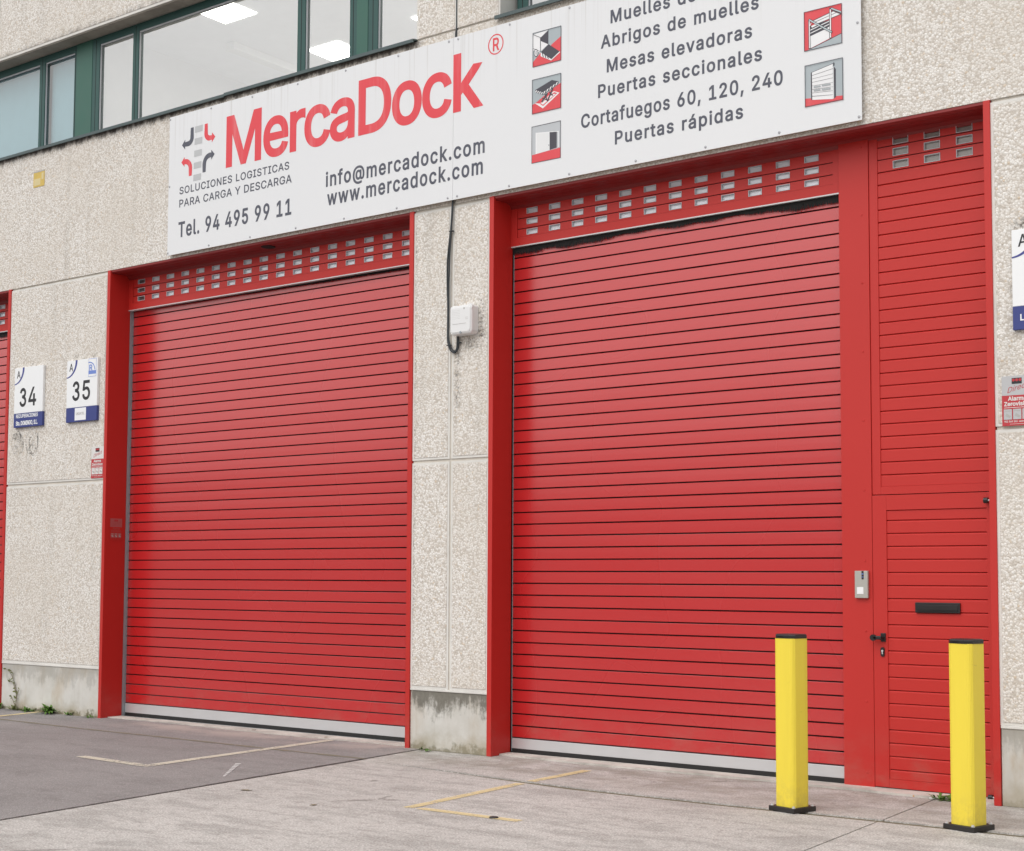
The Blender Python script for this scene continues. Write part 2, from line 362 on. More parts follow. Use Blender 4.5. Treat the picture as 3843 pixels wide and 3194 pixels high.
# ---------------------------------------------------------------- mesh helpers
class MB:
    def __init__(s): s.v = []; s.f = []; s.mi = []; s.sm = []
    def add(s, vs, fs, mi=0, smooth=False):
        o = len(s.v); s.v += [tuple(v) for v in vs]
        for f in fs: s.f.append(tuple(i + o for i in f)); s.mi.append(mi); s.sm.append(smooth)
        return s
    def quad(s, a, b, c, d, mi=0): return s.add([a, b, c, d], [(0, 1, 2, 3)], mi)
    def poly(s, pts, mi=0): return s.add(pts, [tuple(range(len(pts)))], mi)
    def box(s, x0, x1, y0, y1, z0, z1, mi=0, bev=0.0):
        if bev <= 0:
            vs = [(x, y, z) for z in (z0, z1) for y in (y0, y1) for x in (x0, x1)]
            return s.add(vs, [(0, 2, 3, 1), (4, 5, 7, 6), (0, 1, 5, 4), (2, 6, 7, 3), (0, 4, 6, 2), (1, 3, 7, 5)], mi)
        bm = bmesh.new(); bmesh.ops.create_cube(bm, size=1)
        for v in bm.verts: v.co = ((x0 + x1) / 2 + v.co.x * (x1 - x0), (y0 + y1) / 2 + v.co.y * (y1 - y0), (z0 + z1) / 2 + v.co.z * (z1 - z0))
        bmesh.ops.bevel(bm, geom=list(bm.edges), offset=bev, segments=2, affect='EDGES', profile=.6)
        s.from_bm(bm, mi); bm.free(); return s
    def from_bm(s, bm, mi=0, smooth=False):
        bm.verts.index_update()
        return s.add([v.co[:] for v in bm.verts], [[v.index for v in f.verts] for f in bm.faces], mi, smooth)
    def tube(s, pts, r, n=8, mi=0, cap=True):
        pts = [Vector(p) for p in pts]; vs = []; fs = []
        rs = r if isinstance(r, (list, tuple)) else [r] * len(pts)
        prev = None
        for i, p in enumerate(pts):
            t = (pts[min(i + 1, len(pts) - 1)] - pts[max(i - 1, 0)]).normalized()
            a = t.orthogonal().normalized() if prev is None else (prev - t * prev.dot(t)).normalized()
            prev = a; b = t.cross(a)
            for k in range(n):
                q = 2 * math.pi * k / n; vs.append(p + (a * math.cos(q) + b * math.sin(q)) * rs[i])
        for i in range(len(pts) - 1):
            for k in range(n): fs.append((i * n + k, i * n + (k + 1) % n, (i + 1) * n + (k + 1) % n, (i + 1) * n + k))
        s.add(vs, fs, mi, True)
        if cap:
            s.add(vs[:n], [tuple(reversed(range(n)))], mi); s.add(vs[-n:], [tuple(range(n))], mi)
        return s
    def cyl(s, c, axis, r, h, n=16, mi=0, r2=None):
        a = Vector(axis).normalized(); c = Vector(c)
        return s.tube([c, c + a * h], [r, r if r2 is None else r2], n, mi)
    def prism(s, pts, y0, y1, mi=0):       # outline in x-z pushed from y0 to y1
        n = len(pts); vs = [(x, y0, z) for x, z in pts] + [(x, y1, z) for x, z in pts]
        fs = [tuple(range(n)), tuple(range(2 * n - 1, n - 1, -1))] + [(i, i + n, (i + 1) % n + n, (i + 1) % n) for i in range(n)]
        return s.add(vs, fs, mi)
    def column(s, pts, z0, z1, mi=0):      # outline in x-y pushed from z0 to z1
        n = len(pts); vs = [(x, y, z0) for x, y in pts] + [(x, y, z1) for x, y in pts]
        fs = [tuple(range(n))[::-1], tuple(range(n, 2 * n))] + [(i, (i + 1) % n, (i + 1) % n + n, i + n) for i in range(n)]
        return s.add(vs, fs, mi)
    def profile(s, yz, x0, x1, mi=0, smooth=False):   # a y-z section drawn out along x, top to bottom
        n = len(yz); vs = [(x0, y, z) for y, z in yz] + [(x1, y, z) for y, z in yz]
        return s.add(vs, [(i, i + n, i + 1 + n, i + 1)[::-1] for i in range(n - 1)], mi, smooth)
    def build(s, name, mats, parent=None, fix=True):
        me = bpy.data.meshes.new(name); me.from_pydata(s.v, [], s.f)
        for m in (mats if isinstance(mats, (list, tuple)) else [mats]): me.materials.append(M[m] if isinstance(m, str) else m)
        me.polygons.foreach_set('material_index', s.mi); me.polygons.foreach_set('use_smooth', s.sm)
        if fix:
            bm = bmesh.new(); bm.from_mesh(me); bmesh.ops.recalc_face_normals(bm, faces=bm.faces); bm.to_mesh(me); bm.free()
        me.update()
        o = bpy.data.objects.new(name, me); COL.objects.link(o)
        if parent: o.parent = parent; o.matrix_parent_inverse = parent.matrix_world.inverted()
        return o

def thing(name, label, cat, loc=(0, 0, 0), group=None):
    o = bpy.data.objects.new(name, None); COL.objects.link(o); o.empty_display_size = .2
    o.location = loc; o.matrix_world = Matrix.Translation(loc)
    o['label'] = label; o['category'] = cat
    if group: o['group'] = group
    return o
def tag(o, label, cat, group=None):
    o['label'] = label; o['category'] = cat
    if group: o['group'] = group
    return o
def rebase(o, loc):                         # put a one-mesh thing's origin at its base
    o.data.transform(Matrix.Translation(-Vector(loc))); o.location = loc; return o
def structure(o): o['kind'] = 'structure'; return o

# ---------------------------------------------------------------- lettering
GLYPHS = {
',':(188,['38 -119 53 -119 48 -56 68 71 58 8 91 71 137 71 114 71 119 8 84 -119 102 -56 69 -119']),
'.':(188,['95 -4 108 -4 83 -4 63 9 72 0 54 18 50 41 50 28 50 54 63 73 54 65 72 82 95 87 83 87 108 87 128 73 119 82 137 65 141 41 141 54 141 28 128 9 137 18 119 0']),
'0':(453,['227 -7 264 -7 189 -7 130 24 157 3 103 45 69 113 83 74 55 152 48 254 48 199 48 309 69 395 55 356 83 434 130 484 104 464 157 505 227 516 189 516 264 516 323 484 296 505 350 464 384 395 370 434 398 356 405 254 405 309 405 199 384 113 398 152 370 74 323 24 350 45 297 3', '227 50 202 50 252 50 290 74 273 58 308 90 330 144 321 113 339 174 344 254 344 211 344 297 330 365 339 334 321 395 290 435 308 419 273 451 227 460 252 460 202 460 163 435 180 451 146 419 123 365 132 395 114 334 109 254 109 297 109 211 123 144 114 174 132 113 163 74 146 90 180 58']),
'1':(453,['76 0 181 0 76 18 76 55 76 36 181 55 391 55 286 55 391 36 391 0 391 18 286 0', '276 509 250 509 276 339 276 0 276 170 255 0 212 0 234 0 212 149 212 448 212 299 211 448 209 448 210 448 168 418 86 358 127 388 86 381 86 427 86 404 123 454 198 509 161 481 224 509']),
'2':(453,['64 0 172 0 64 16 64 47 64 32 121 108 234 229 177 168 254 249 282 282 270 267 295 298 311 327 304 313 317 341 320 371 320 356 320 390 308 419 316 405 299 432 273 449 288 442 259 456 224 460 242 460 204 460 172 447 187 456 158 439 139 413 147 428 131 399 127 362 127 382 107 362 66 362 86 362 66 392 86 442 72 419 100 465 143 496 119 483 167 509 225 516 194 516 255 516 306 497 282 509 329 484 361 445 348 467 374 424 381 372 381 399 381 354 371 318 378 335 364 300 336 259 353 280 319 237 267 180 296 211 229 140 153 60 191 100 153 59 153 57 153 58 231 57 389 57 310 57 389 38 389 0 389 19 281 0']),
'3':(453,['218 -7 252 -7 187 -7 133 10 158 -1 107 21 70 57 86 37 54 78 44 132 46 103 66 132 109 132 87 132 111 114 126 87 117 99 136 75 165 59 149 65 181 53 219 50 199 50 239 50 275 61 258 53 292 68 315 93 305 79 324 107 329 145 329 124 329 163 316 196 325 181 307 212 275 234 293 224 256 243 201 248 231 248 186 248 157 248 172 248 157 265 157 299 157 282 200 349 288 448 244 399 288 450 288 452 288 451 215 452 70 452 142 452 70 471 70 509 70 490 171 509 372 509 272 509 372 493 372 461 372 477 319 400 211 278 265 339 211 282 211 289 211 285 249 293 308 276 281 288 335 263 371 222 356 246 386 199 393 145 393 173 393 115 370 66 385 89 355 43 309 12 335 25 282 0']),
'4':(453,['40 105 164 105 40 123 40 158 40 141 109 275 247 509 178 392 268 509 311 509 289 509 243 394 109 166 176 280 109 165 109 163 109 164 210 163 413 163 312 163 413 144 413 105 413 125 289 105', '282 0 302 0 282 40 282 121 282 81 282 130 282 146 282 138 282 203 282 318 282 260 302 318 343 318 322 318 343 212 343 0 343 106 322 0']),
'5':(453,['221 -7 254 -7 191 -7 140 11 164 -1 116 23 83 60 97 39 69 81 60 130 61 104 81 130 122 130 101 130 124 115 138 89 129 101 147 77 173 60 159 67 188 53 221 50 204 50 242 50 276 64 260 55 292 74 314 104 305 87 323 121 328 162 328 141 328 184 314 221 323 204 304 238 275 262 291 252 258 272 218 277 239 277 201 277 167 268 184 274 151 263 128 246 138 255 108 248 67 253 88 250 77 338 96 509 86 423 186 509 366 509 276 509 366 490 366 452 366 471 294 452 151 452 222 452 145 402 134 301 139 352 135 301 136 301 135 301 147 311 178 325 161 319 194 331 229 334 211 334 253 334 294 321 274 329 313 313 345 285 331 301 359 270 379 231 371 252 387 210 391 163 391 188 391 130 369 76 384 101 354 50 309 15 334 30 283 1']),
'6':(453,['226 -7 258 -7 195 -7 142 15 167 0 118 29 84 74 98 49 71 100 64 162 64 129 64 186 80 239 69 212 91 266 137 340 110 300 176 396 252 509 214 453 276 509 322 509 299 509 265 426 151 261 208 344 149 261 145 261 147 261 150 271 165 288 157 280 174 296 196 307 184 302 207 312 235 314 221 314 266 314 316 295 293 308 339 282 370 240 357 263 382 216 389 157 389 189 389 125 368 73 382 97 354 48 310 14 334 28 286 0', '226 48 207 48 246 48 279 63 264 53 294 72 314 101 306 85 323 118 327 157 327 136 327 178 314 213 323 197 306 230 279 251 294 242 264 261 226 265 246 265 207 265 174 252 189 261 159 243 138 214 147 230 129 198 125 158 125 179 125 137 138 102 129 118 147 85 174 63 159 72 189 53']),
'9':(453,['226 516 195 516 258 516 310 494 286 508 335 480 368 434 354 460 382 409 389 347 389 380 389 323 373 270 383 297 362 243 315 168 343 209 277 112 200 0 239 56 177 0 130 0 154 0 187 83 301 248 244 165 303 248 307 248 305 248 303 238 287 221 296 229 279 213 257 202 269 207 245 197 218 195 232 195 187 195 137 214 160 201 114 227 83 269 96 245 70 292 64 352 64 320 64 384 85 436 71 412 99 461 143 494 118 480 167 508', '226 460 246 460 207 460 174 446 189 456 159 437 138 407 147 424 130 391 125 352 125 372 125 330 138 295 130 312 147 279 174 257 159 266 189 248 226 243 207 243 246 243 279 257 263 248 294 266 314 295 306 279 323 311 327 350 327 330 327 372 314 407 323 391 306 424 279 446 294 437 264 456']),
'@':(676,['355 -135 373 -135 305 -135 221 -114 260 -128 182 -100 122 -53 149 -79 95 -26 61 46 75 7 47 85 40 179 40 130 40 227 61 309 47 271 76 348 123 408 96 381 149 435 220 470 182 456 258 484 349 492 301 492 396 492 472 469 437 484 508 454 562 407 538 434 586 381 617 319 605 352 629 286 635 215 635 251 635 191 631 142 634 166 628 118 615 76 623 96 606 56 579 28 594 40 563 17 517 11 542 11 503 11 476 17 490 13 463 21 441 36 451 27 431 44 423 68 425 55 422 68 420 68 421 68 414 54 388 30 404 41 373 18 326 13 352 13 296 13 251 35 271 20 230 50 204 96 215 71 194 122 188 182 188 151 188 213 207 265 195 241 219 289 257 322 236 308 278 336 330 343 303 343 352 343 385 331 370 339 400 323 416 306 410 314 417 306 419 306 418 306 419 315 419 335 419 325 437 335 474 335 455 335 474 260 474 110 474 185 474 96 485 74 477 84 492 64 518 59 503 59 535 59 557 76 547 65 566 87 576 127 572 104 579 150 581 215 581 179 581 245 567 301 576 273 557 328 523 373 542 352 503 395 450 424 479 411 421 436 347 442 386 442 308 442 242 424 273 436 211 412 164 372 185 395 142 349 115 289 126 321 103 256 98 178 98 219 98 136 115 66 103 99 126 33 165 -17 142 6 187 -39 246 -68 214 -56 278 -79 357 -85 315 -85 376 -85 412 -80 394 -84 429 -77 458 -69 445 -73 472 -65 489 -59 482 -61 494 -75 504 -107 499 -91 494 -111 464 -120 481 -116 448 -124 411 -131 430 -128 392 -134', '329 65 309 65 351 65 382 78 369 69 396 87 412 118 406 100 418 136 422 185 422 158 422 212 411 249 418 233 405 264 381 282 394 275 367 288 331 292 351 292 312 292 283 277 296 287 270 268 252 239 259 255 245 222 242 185 242 205 242 164 251 125 245 144 257 107 279 81 266 92 292 70']),
'A':(480,['16 0 39 0 78 170 201 509 140 339 226 509 276 509 251 509 338 339 463 0 401 170 440 0 395 0 418 0 359 101 287 302 323 202 281 321 264 372 273 344 255 400 232 478 245 435 236 478 245 478 241 478 233 435 213 371 222 399 204 343 191 302 196 320 155 202 85 0 120 101 62 0', '110 142 197 142 110 161 110 199 110 180 197 199 370 199 283 199 370 180 370 142 370 161 283 142']),
'C':(510,['267 -7 293 -7 223 -7 150 25 184 4 116 46 70 115 89 76 50 154 40 254 40 201 40 308 70 393 50 354 89 432 150 484 116 462 184 505 267 516 223 516 293 516 340 504 317 512 363 497 402 471 384 486 420 457 448 418 436 439 460 398 473 348 468 374 451 348 408 348 430 348 404 366 389 395 398 381 381 408 357 428 370 419 345 438 315 449 331 444 300 454 267 456 284 456 236 456 184 432 208 448 159 417 125 364 139 394 111 334 103 254 103 297 103 211 125 145 111 175 140 115 184 76 159 92 209 61 267 53 236 53 284 53 315 60 300 55 331 65 357 81 345 71 370 90 389 114 381 101 398 128 408 160 404 143 430 160 473 160 451 160 469 135 448 91 460 111 436 70 402 38 421 52 384 23 341 5 363 12 318 -3']),
'D':(502,['219 0 271 0 178 0 96 0 137 0 96 19 96 57 96 38 136 57 215 57 175 57 256 57 318 81 291 65 345 97 379 149 366 119 392 179 399 255 399 214 399 296 379 361 392 331 366 390 320 428 346 412 293 444 221 452 260 452 178 452 93 452 136 452 93 471 93 509 93 490 137 509 225 509 181 509 275 509 353 478 317 499 388 458 433 391 415 429 452 353 462 255 462 308 462 202 433 119 452 157 414 81 351 31 387 51 314 10', '125 509 103 509 125 339 125 0 125 170 103 0 60 0 82 0 60 170 60 509 60 339 82 509']),
'E':(419,['60 0 165 0 60 170 60 509 60 339 164 509 372 509 268 509 372 490 372 452 372 471 290 452 125 452 207 452 125 396 125 286 125 341 202 286 355 286 278 286 355 267 355 229 355 248 278 229 125 229 202 229 125 172 125 57 125 114 208 57 375 57 292 57 375 38 375 0 375 19 270 0']),
'G':(520,['269 -7 309 -7 223 -7 149 25 184 4 115 46 69 116 88 77 50 155 40 254 40 201 40 308 69 393 50 354 88 432 149 484 115 462 183 505 265 516 221 516 292 516 340 504 317 512 364 496 403 469 385 484 422 454 449 416 437 437 461 396 474 349 470 373 452 349 408 349 430 349 403 365 387 393 396 380 379 406 356 427 368 417 344 436 315 448 330 444 300 453 265 456 283 456 235 456 183 432 208 448 159 417 125 364 139 394 111 334 103 254 103 297 103 211 125 145 111 175 140 115 184 76 159 92 209 61 269 53 237 53 297 53 345 71 323 59 367 83 396 123 384 101 409 146 415 202 415 172 421 201 434 199 428 200 384 199 283 199 333 199 283 218 283 256 283 237 348 256 478 256 413 256 478 237 478 200 478 219 478 158 451 91 469 122 433 60 377 19 408 36 345 2']),
'I':(300,['31 0 111 0 31 19 31 57 31 38 60 57 118 57 89 57 118 189 118 452 118 320 89 452 31 452 60 452 31 471 31 509 31 490 111 509 269 509 190 509 269 490 269 452 269 471 240 452 183 452 212 452 183 320 183 57 183 189 212 57 269 57 240 57 269 38 269 0 269 19 190 0']),
'L':(393,['60 0 160 0 60 170 60 509 60 339 82 509 125 509 103 509 125 358 125 57 125 208 203 57 361 57 282 57 361 38 361 0 361 19 261 0']),
'M':(628,['60 0 81 0 60 170 60 509 60 339 91 509 152 509 121 509 193 402 277 187 235 294 280 180 287 159 284 170 291 148 299 123 295 136 303 110 311 84 307 97 315 71 322 49 319 59 317 49 307 49 312 49 310 59 318 83 314 70 322 95 330 121 326 108 334 134 342 158 338 147 346 170 352 187 349 179 394 294 476 509 435 402 507 509 568 509 537 509 568 339 568 0 568 170 547 0 504 0 525 0 504 97 504 291 504 194 504 302 504 327 504 314 505 340 505 369 505 354 505 383 506 413 506 398 506 428 507 457 507 443 509 457 513 457 511 457 508 441 498 409 503 426 492 393 482 363 487 378 477 348 467 322 472 334 463 309 456 291 459 299 418 194 342 0 380 97 323 0 286 0 305 0 248 97 170 291 209 194 167 299 159 321 163 309 155 333 145 361 150 346 140 376 129 408 135 391 124 424 112 457 118 441 114 457 119 457 117 457 119 444 120 416 120 431 120 401 121 372 121 387 121 357 122 328 121 342 122 315 122 291 122 302 122 194 122 0 122 97 101 0']),
'N':(523,['60 0 82 0 60 170 60 509 60 339 85 509 136 509 111 509 205 400 343 183 274 291 349 174 363 151 355 164 370 138 388 107 379 123 396 90 414 55 405 73 411 55 405 54 408 54 403 72 401 108 401 90 400 126 399 157 399 142 399 172 399 195 399 185 399 300 399 509 399 404 420 509 463 509 442 509 463 339 463 0 463 170 438 0 387 0 412 0 325 97 202 290 264 193 194 303 177 331 186 316 169 345 148 381 159 362 137 400 108 452 123 424 111 453 119 454 115 453 120 428 122 384 121 405 123 362 124 328 124 344 125 312 125 291 125 300 125 194 125 0 125 97 103 0']),
'O':(533,['267 -7 311 -7 223 -7 150 25 184 4 116 46 70 115 90 76 50 154 40 254 40 201 40 308 70 393 50 354 90 432 150 484 116 462 184 505 267 516 223 516 311 516 384 484 350 505 418 462 464 393 444 432 483 354 493 254 493 308 493 201 464 115 483 154 444 76 384 25 418 46 350 4', '267 53 236 53 297 53 349 76 325 61 374 91 408 144 394 114 423 174 430 254 430 211 430 298 408 365 423 335 394 395 349 433 374 417 325 448 267 456 297 456 236 456 184 433 209 448 159 417 125 364 140 394 111 334 103 254 103 297 103 211 125 144 111 174 140 114 184 76 159 92 209 61']),
'P':(445,['60 0 82 0 60 170 60 509 60 339 118 509 235 509 177 509 274 509 332 487 307 502 358 473 390 430 377 454 402 405 409 348 409 378 409 317 390 265 402 290 377 241 332 207 358 222 307 193 235 186 274 186 193 186 109 186 151 186 109 205 109 242 109 224 150 242 233 242 191 242 259 242 297 256 281 247 313 265 333 294 325 278 341 310 344 348 344 328 344 368 333 402 341 386 325 417 297 439 313 430 280 448 232 452 259 452 196 452 125 452 160 452 125 301 125 0 125 151 103 0']),
'R':(449,['60 0 82 0 60 170 60 509 60 339 119 509 236 509 177 509 275 509 333 489 307 502 359 475 390 433 378 457 403 410 409 352 409 382 409 321 390 271 403 295 378 248 333 217 359 230 307 204 236 198 275 198 189 198 96 198 143 198 96 217 96 255 96 236 142 255 234 255 188 255 260 255 298 267 281 259 314 275 334 300 326 286 341 315 345 352 345 332 345 372 334 405 341 390 326 420 298 440 314 431 281 448 233 452 259 452 197 452 125 452 161 452 125 301 125 0 125 151 103 0', '353 0 378 0 312 76 230 229 271 153 254 229 303 229 279 229 344 153 428 0 386 76 403 0']),
'S':(447,['224 -9 263 -9 187 -9 128 9 155 -3 100 21 64 60 79 38 49 82 38 137 40 107 60 137 104 137 82 137 106 117 123 88 112 101 134 75 166 59 149 65 184 52 224 49 203 49 247 49 286 60 268 53 304 68 329 92 319 78 340 105 346 139 346 121 346 155 332 179 341 169 323 189 296 205 311 198 281 211 245 222 264 217 224 228 184 239 204 234 142 251 86 289 109 268 63 311 52 372 52 339 52 401 75 448 60 426 90 469 138 498 111 486 164 510 227 516 194 516 261 516 316 498 290 510 342 486 377 449 362 469 392 428 401 378 400 404 380 378 337 378 358 378 335 403 302 437 323 423 281 451 225 459 256 459 203 459 167 448 184 455 151 441 129 418 138 431 120 406 115 376 115 391 115 358 131 334 120 344 142 323 169 308 154 314 184 302 212 293 199 297 230 289 264 279 247 284 279 275 312 264 295 270 328 257 359 238 344 248 373 227 395 198 385 214 404 181 408 139 408 162 408 111 386 64 401 86 372 41 323 11 351 24 296 -2']),
'T':(449,['32 452 85 452 32 471 32 509 32 490 160 509 417 509 288 509 417 490 417 452 417 471 363 452 257 452 310 452 257 301 257 0 257 151 235 0 193 0 214 0 193 151 193 452 193 301 139 452']),
'U':(517,['259 -8 299 -8 219 -8 154 15 184 0 124 31 85 80 101 53 68 107 60 173 60 138 60 285 60 509 60 397 81 509 124 509 103 509 124 399 124 178 124 288 124 154 141 113 130 132 152 94 187 68 167 79 207 57 259 52 231 52 287 52 331 68 311 57 351 79 377 113 366 94 387 132 393 178 393 154 393 288 393 509 393 399 414 509 457 509 436 509 457 397 457 173 457 285 457 138 433 80 449 107 416 53 363 15 393 31 334 0']),
'X':(474,['18 0 43 0 84 95 217 284 151 190 217 268 217 236 217 252 155 327 29 509 92 418 54 509 104 509 79 509 129 473 178 400 153 437 188 385 204 361 197 372 211 350 223 329 217 340 229 318 243 292 236 306 240 292 232 292 236 292 239 306 252 329 246 318 258 339 272 361 264 350 279 372 298 400 288 385 323 437 374 509 348 473 398 509 446 509 422 509 384 419 259 239 321 329 259 255 259 287 259 271 324 191 456 0 390 96 431 0 382 0 406 0 352 43 292 129 322 86 283 143 268 165 275 155 262 175 250 195 256 185 244 206 230 231 238 217 235 231 244 231 240 231 238 218 225 196 231 207 219 186 206 166 213 176 199 155 182 129 191 143 152 86 91 0 122 43 67 0']),
'Y':(472,['203 0 225 0 203 69 203 208 203 139 141 308 16 509 79 409 41 509 91 509 66 509 125 454 192 344 159 399 203 326 222 292 213 309 231 275 250 230 240 255 241 230 224 230 232 230 233 255 251 293 242 276 260 310 280 344 270 327 314 399 381 509 347 454 406 509 455 509 430 509 393 409 268 208 330 308 268 139 268 0 268 69 247 0']),
'Z':(438,['42 0 161 0 42 15 42 46 42 31 119 159 273 385 196 272 284 400 306 431 295 415 318 446 341 476 329 461 343 469 348 454 346 461 327 453 285 452 306 453 264 452 223 452 244 452 162 452 40 452 101 452 40 471 40 509 40 490 159 509 397 509 278 509 397 493 397 462 397 477 321 351 169 129 245 240 158 113 134 81 146 97 122 65 97 33 110 49 95 40 90 54 93 47 111 55 152 57 132 56 173 57 214 57 193 57 276 57 399 57 338 57 399 38 399 0 399 19 280 0']),
'a':(389,['160 -9 182 -9 136 -9 94 5 114 -4 75 14 48 45 59 27 36 62 30 108 30 83 30 130 43 161 35 147 52 175 78 193 63 185 92 201 125 211 108 207 143 215 178 220 160 218 201 223 234 227 219 225 248 228 265 235 258 231 272 239 276 255 276 245 276 255 276 257 276 256 276 272 267 297 273 286 261 308 240 322 252 316 228 328 196 331 213 331 178 331 149 322 162 328 136 317 118 301 126 309 110 292 100 274 104 283 80 280 41 291 61 285 50 314 79 346 62 332 95 360 133 375 113 369 153 381 194 384 173 384 208 384 239 379 223 383 255 376 286 360 271 370 301 351 322 320 313 338 332 303 337 251 337 280 337 168 337 0 337 84 317 0 277 0 297 0 277 17 277 52 277 35 275 52 272 52 274 52 268 43 252 25 261 34 243 15 215 1 230 7 200 -5', '170 45 155 45 193 45 228 59 212 50 243 68 263 93 255 79 271 107 276 138 276 122 276 155 276 190 276 173 273 187 259 182 268 184 251 180 231 176 242 178 221 174 200 171 210 172 190 170 175 168 182 169 161 166 134 159 147 163 121 154 103 139 111 148 96 131 92 105 92 119 92 92 102 72 95 81 109 63 130 52 118 57 142 48']),
'b':(424,['229 -8 261 -8 206 -8 172 4 187 -4 158 12 138 31 146 21 129 42 118 59 123 51 116 59 112 59 114 59 112 39 112 0 112 20 92 0 53 0 72 0 53 170 53 509 53 339 73 509 114 509 93 509 114 446 114 319 114 382 115 319 118 319 117 319 123 327 137 346 129 336 145 356 171 373 157 365 186 381 229 384 205 384 261 384 313 361 289 376 337 345 370 293 356 322 383 263 390 189 390 229 390 149 370 84 383 114 356 55 313 16 337 32 289 0', '220 47 197 47 244 47 279 66 263 53 295 78 316 117 308 95 324 138 328 189 328 162 328 216 316 261 324 240 308 282 280 311 296 299 264 324 220 330 244 330 197 330 161 312 177 324 145 300 125 263 133 284 117 242 113 189 113 217 113 161 125 115 117 136 133 94 162 65 146 77 178 53']),
'c':(396,['207 -8 226 -8 173 -8 117 16 143 0 91 33 56 85 71 56 41 114 34 187 34 149 34 227 56 291 41 262 71 321 117 360 91 343 143 376 207 384 173 384 226 384 260 377 243 382 276 372 305 356 292 365 319 347 340 322 330 335 350 309 362 277 357 294 342 272 303 262 322 267 300 272 290 289 296 281 285 297 270 311 278 305 262 317 242 325 253 322 232 328 207 330 220 330 182 330 145 310 161 323 129 297 108 258 116 280 100 237 96 187 96 213 96 162 108 117 100 139 116 96 145 66 129 79 161 53 207 46 182 46 220 46 243 52 232 48 253 55 271 66 263 60 279 72 292 89 286 80 297 97 304 117 301 107 324 112 363 102 343 107 358 85 341 56 351 70 332 43 306 21 320 31 293 12 261 -1 277 4 244 -6']),
'd':(424,['195 -8 219 -8 164 -8 111 16 136 0 87 32 55 84 68 55 41 114 34 189 34 149 34 229 55 293 41 263 69 322 112 361 88 345 136 376 196 384 164 384 219 384 253 373 238 381 268 365 287 346 279 356 296 336 306 319 302 327 308 319 311 319 309 319 311 382 311 509 311 446 331 509 372 509 351 509 372 339 372 0 372 170 352 0 313 0 332 0 313 20 313 59 313 39 311 59 307 59 309 59 302 51 287 31 295 42 278 21 252 4 267 12 238 -4', '205 47 181 47 227 47 263 65 247 53 279 77 299 115 291 94 308 136 312 189 312 161 312 217 300 263 308 242 292 284 263 312 279 300 247 324 205 330 228 330 181 330 145 311 161 324 129 299 108 261 116 282 100 240 96 189 96 216 96 162 109 117 100 138 117 95 145 66 129 78 161 53']),
'e':(404,['212 -8 238 -8 175 -8 117 16 143 0 90 33 56 85 70 56 41 114 34 187 34 148 34 226 55 290 41 260 69 319 115 359 89 343 141 376 205 384 171 384 226 384 266 374 246 381 285 367 319 341 303 356 335 326 357 282 348 306 366 258 371 194 371 228 371 186 371 169 371 178 272 169 75 169 174 169 75 187 75 221 75 204 163 221 338 221 250 221 329 215 310 202 319 208 310 227 298 269 306 249 290 288 263 314 278 303 247 325 205 330 228 330 182 330 146 313 163 325 130 302 109 270 118 288 100 251 96 211 96 232 96 200 96 178 96 189 96 150 110 106 101 126 120 87 151 61 134 72 168 51 212 46 189 46 228 46 254 53 241 48 266 57 285 73 277 64 294 82 306 105 301 93 325 101 365 91 345 96 359 71 335 39 349 54 321 24 283 4 303 13 262 -4']),
'f':(254,['228 379 154 379 228 362 228 327 228 344 154 327 6 327 80 327 6 344 6 379 6 362 80 379', '81 0 101 0 81 144 81 432 81 288 81 453 96 486 86 471 106 500 135 519 119 511 152 526 187 530 169 530 201 530 222 527 213 529 232 525 243 521 238 523 238 503 227 468 233 486 224 470 215 472 220 471 210 473 195 474 203 474 176 474 154 460 163 469 146 451 142 419 142 437 142 279 142 0 142 140 121 0']),
'g':(425,['207 -151 238 -151 179 -151 134 -140 155 -147 113 -132 82 -110 96 -123 69 -98 51 -69 58 -84 67 -60 101 -41 84 -50 107 -49 122 -66 113 -57 130 -75 154 -88 141 -82 168 -94 207 -97 186 -97 238 -97 282 -75 263 -90 302 -60 311 -6 311 -37 311 19 311 68 311 44 310 68 306 68 308 68 301 60 287 41 295 51 278 32 252 16 267 23 238 8 195 5 219 5 164 5 113 27 137 12 88 41 55 90 69 62 41 118 34 191 34 152 34 230 55 293 41 264 69 322 112 361 88 345 137 376 196 384 165 384 220 384 253 373 239 381 268 365 288 346 280 356 297 336 308 319 303 327 309 319 313 319 311 319 313 339 313 379 313 359 333 379 372 379 353 379 372 250 372 -9 372 121 372 -42 350 -90 365 -69 335 -111 291 -136 316 -126 266 -146', '205 59 181 59 228 59 264 75 248 64 280 86 300 121 292 101 308 141 312 193 312 165 312 220 300 264 308 243 292 284 264 312 280 301 248 324 205 330 228 330 181 330 145 312 161 324 129 299 109 262 117 283 100 242 96 193 96 219 96 166 109 123 100 143 117 103 145 76 129 87 162 65']),
'i':(167,['53 0 73 0 53 126 53 379 53 253 73 379 114 379 93 379 114 253 114 0 114 126 93 0', '84 443 95 443 72 443 54 455 62 447 45 462 41 483 41 472 41 494 54 512 45 504 62 520 84 524 72 524 95 524 114 512 106 520 122 504 126 483 126 494 126 472 114 455 122 462 106 447']),
'k':(381,['110 137 132 158 110 162 110 212 110 187 113 212 121 212 117 212 175 268 284 379 230 323 310 379 360 379 335 379 301 319 184 199 243 259 182 199 177 199 179 199 155 178', '53 0 73 0 53 170 53 509 53 339 73 509 114 509 93 509 114 339 114 0 114 170 93 0', '294 0 320 0 245 62 148 186 197 124 162 200 191 229 177 214 252 152 372 0 312 76 346 0']),
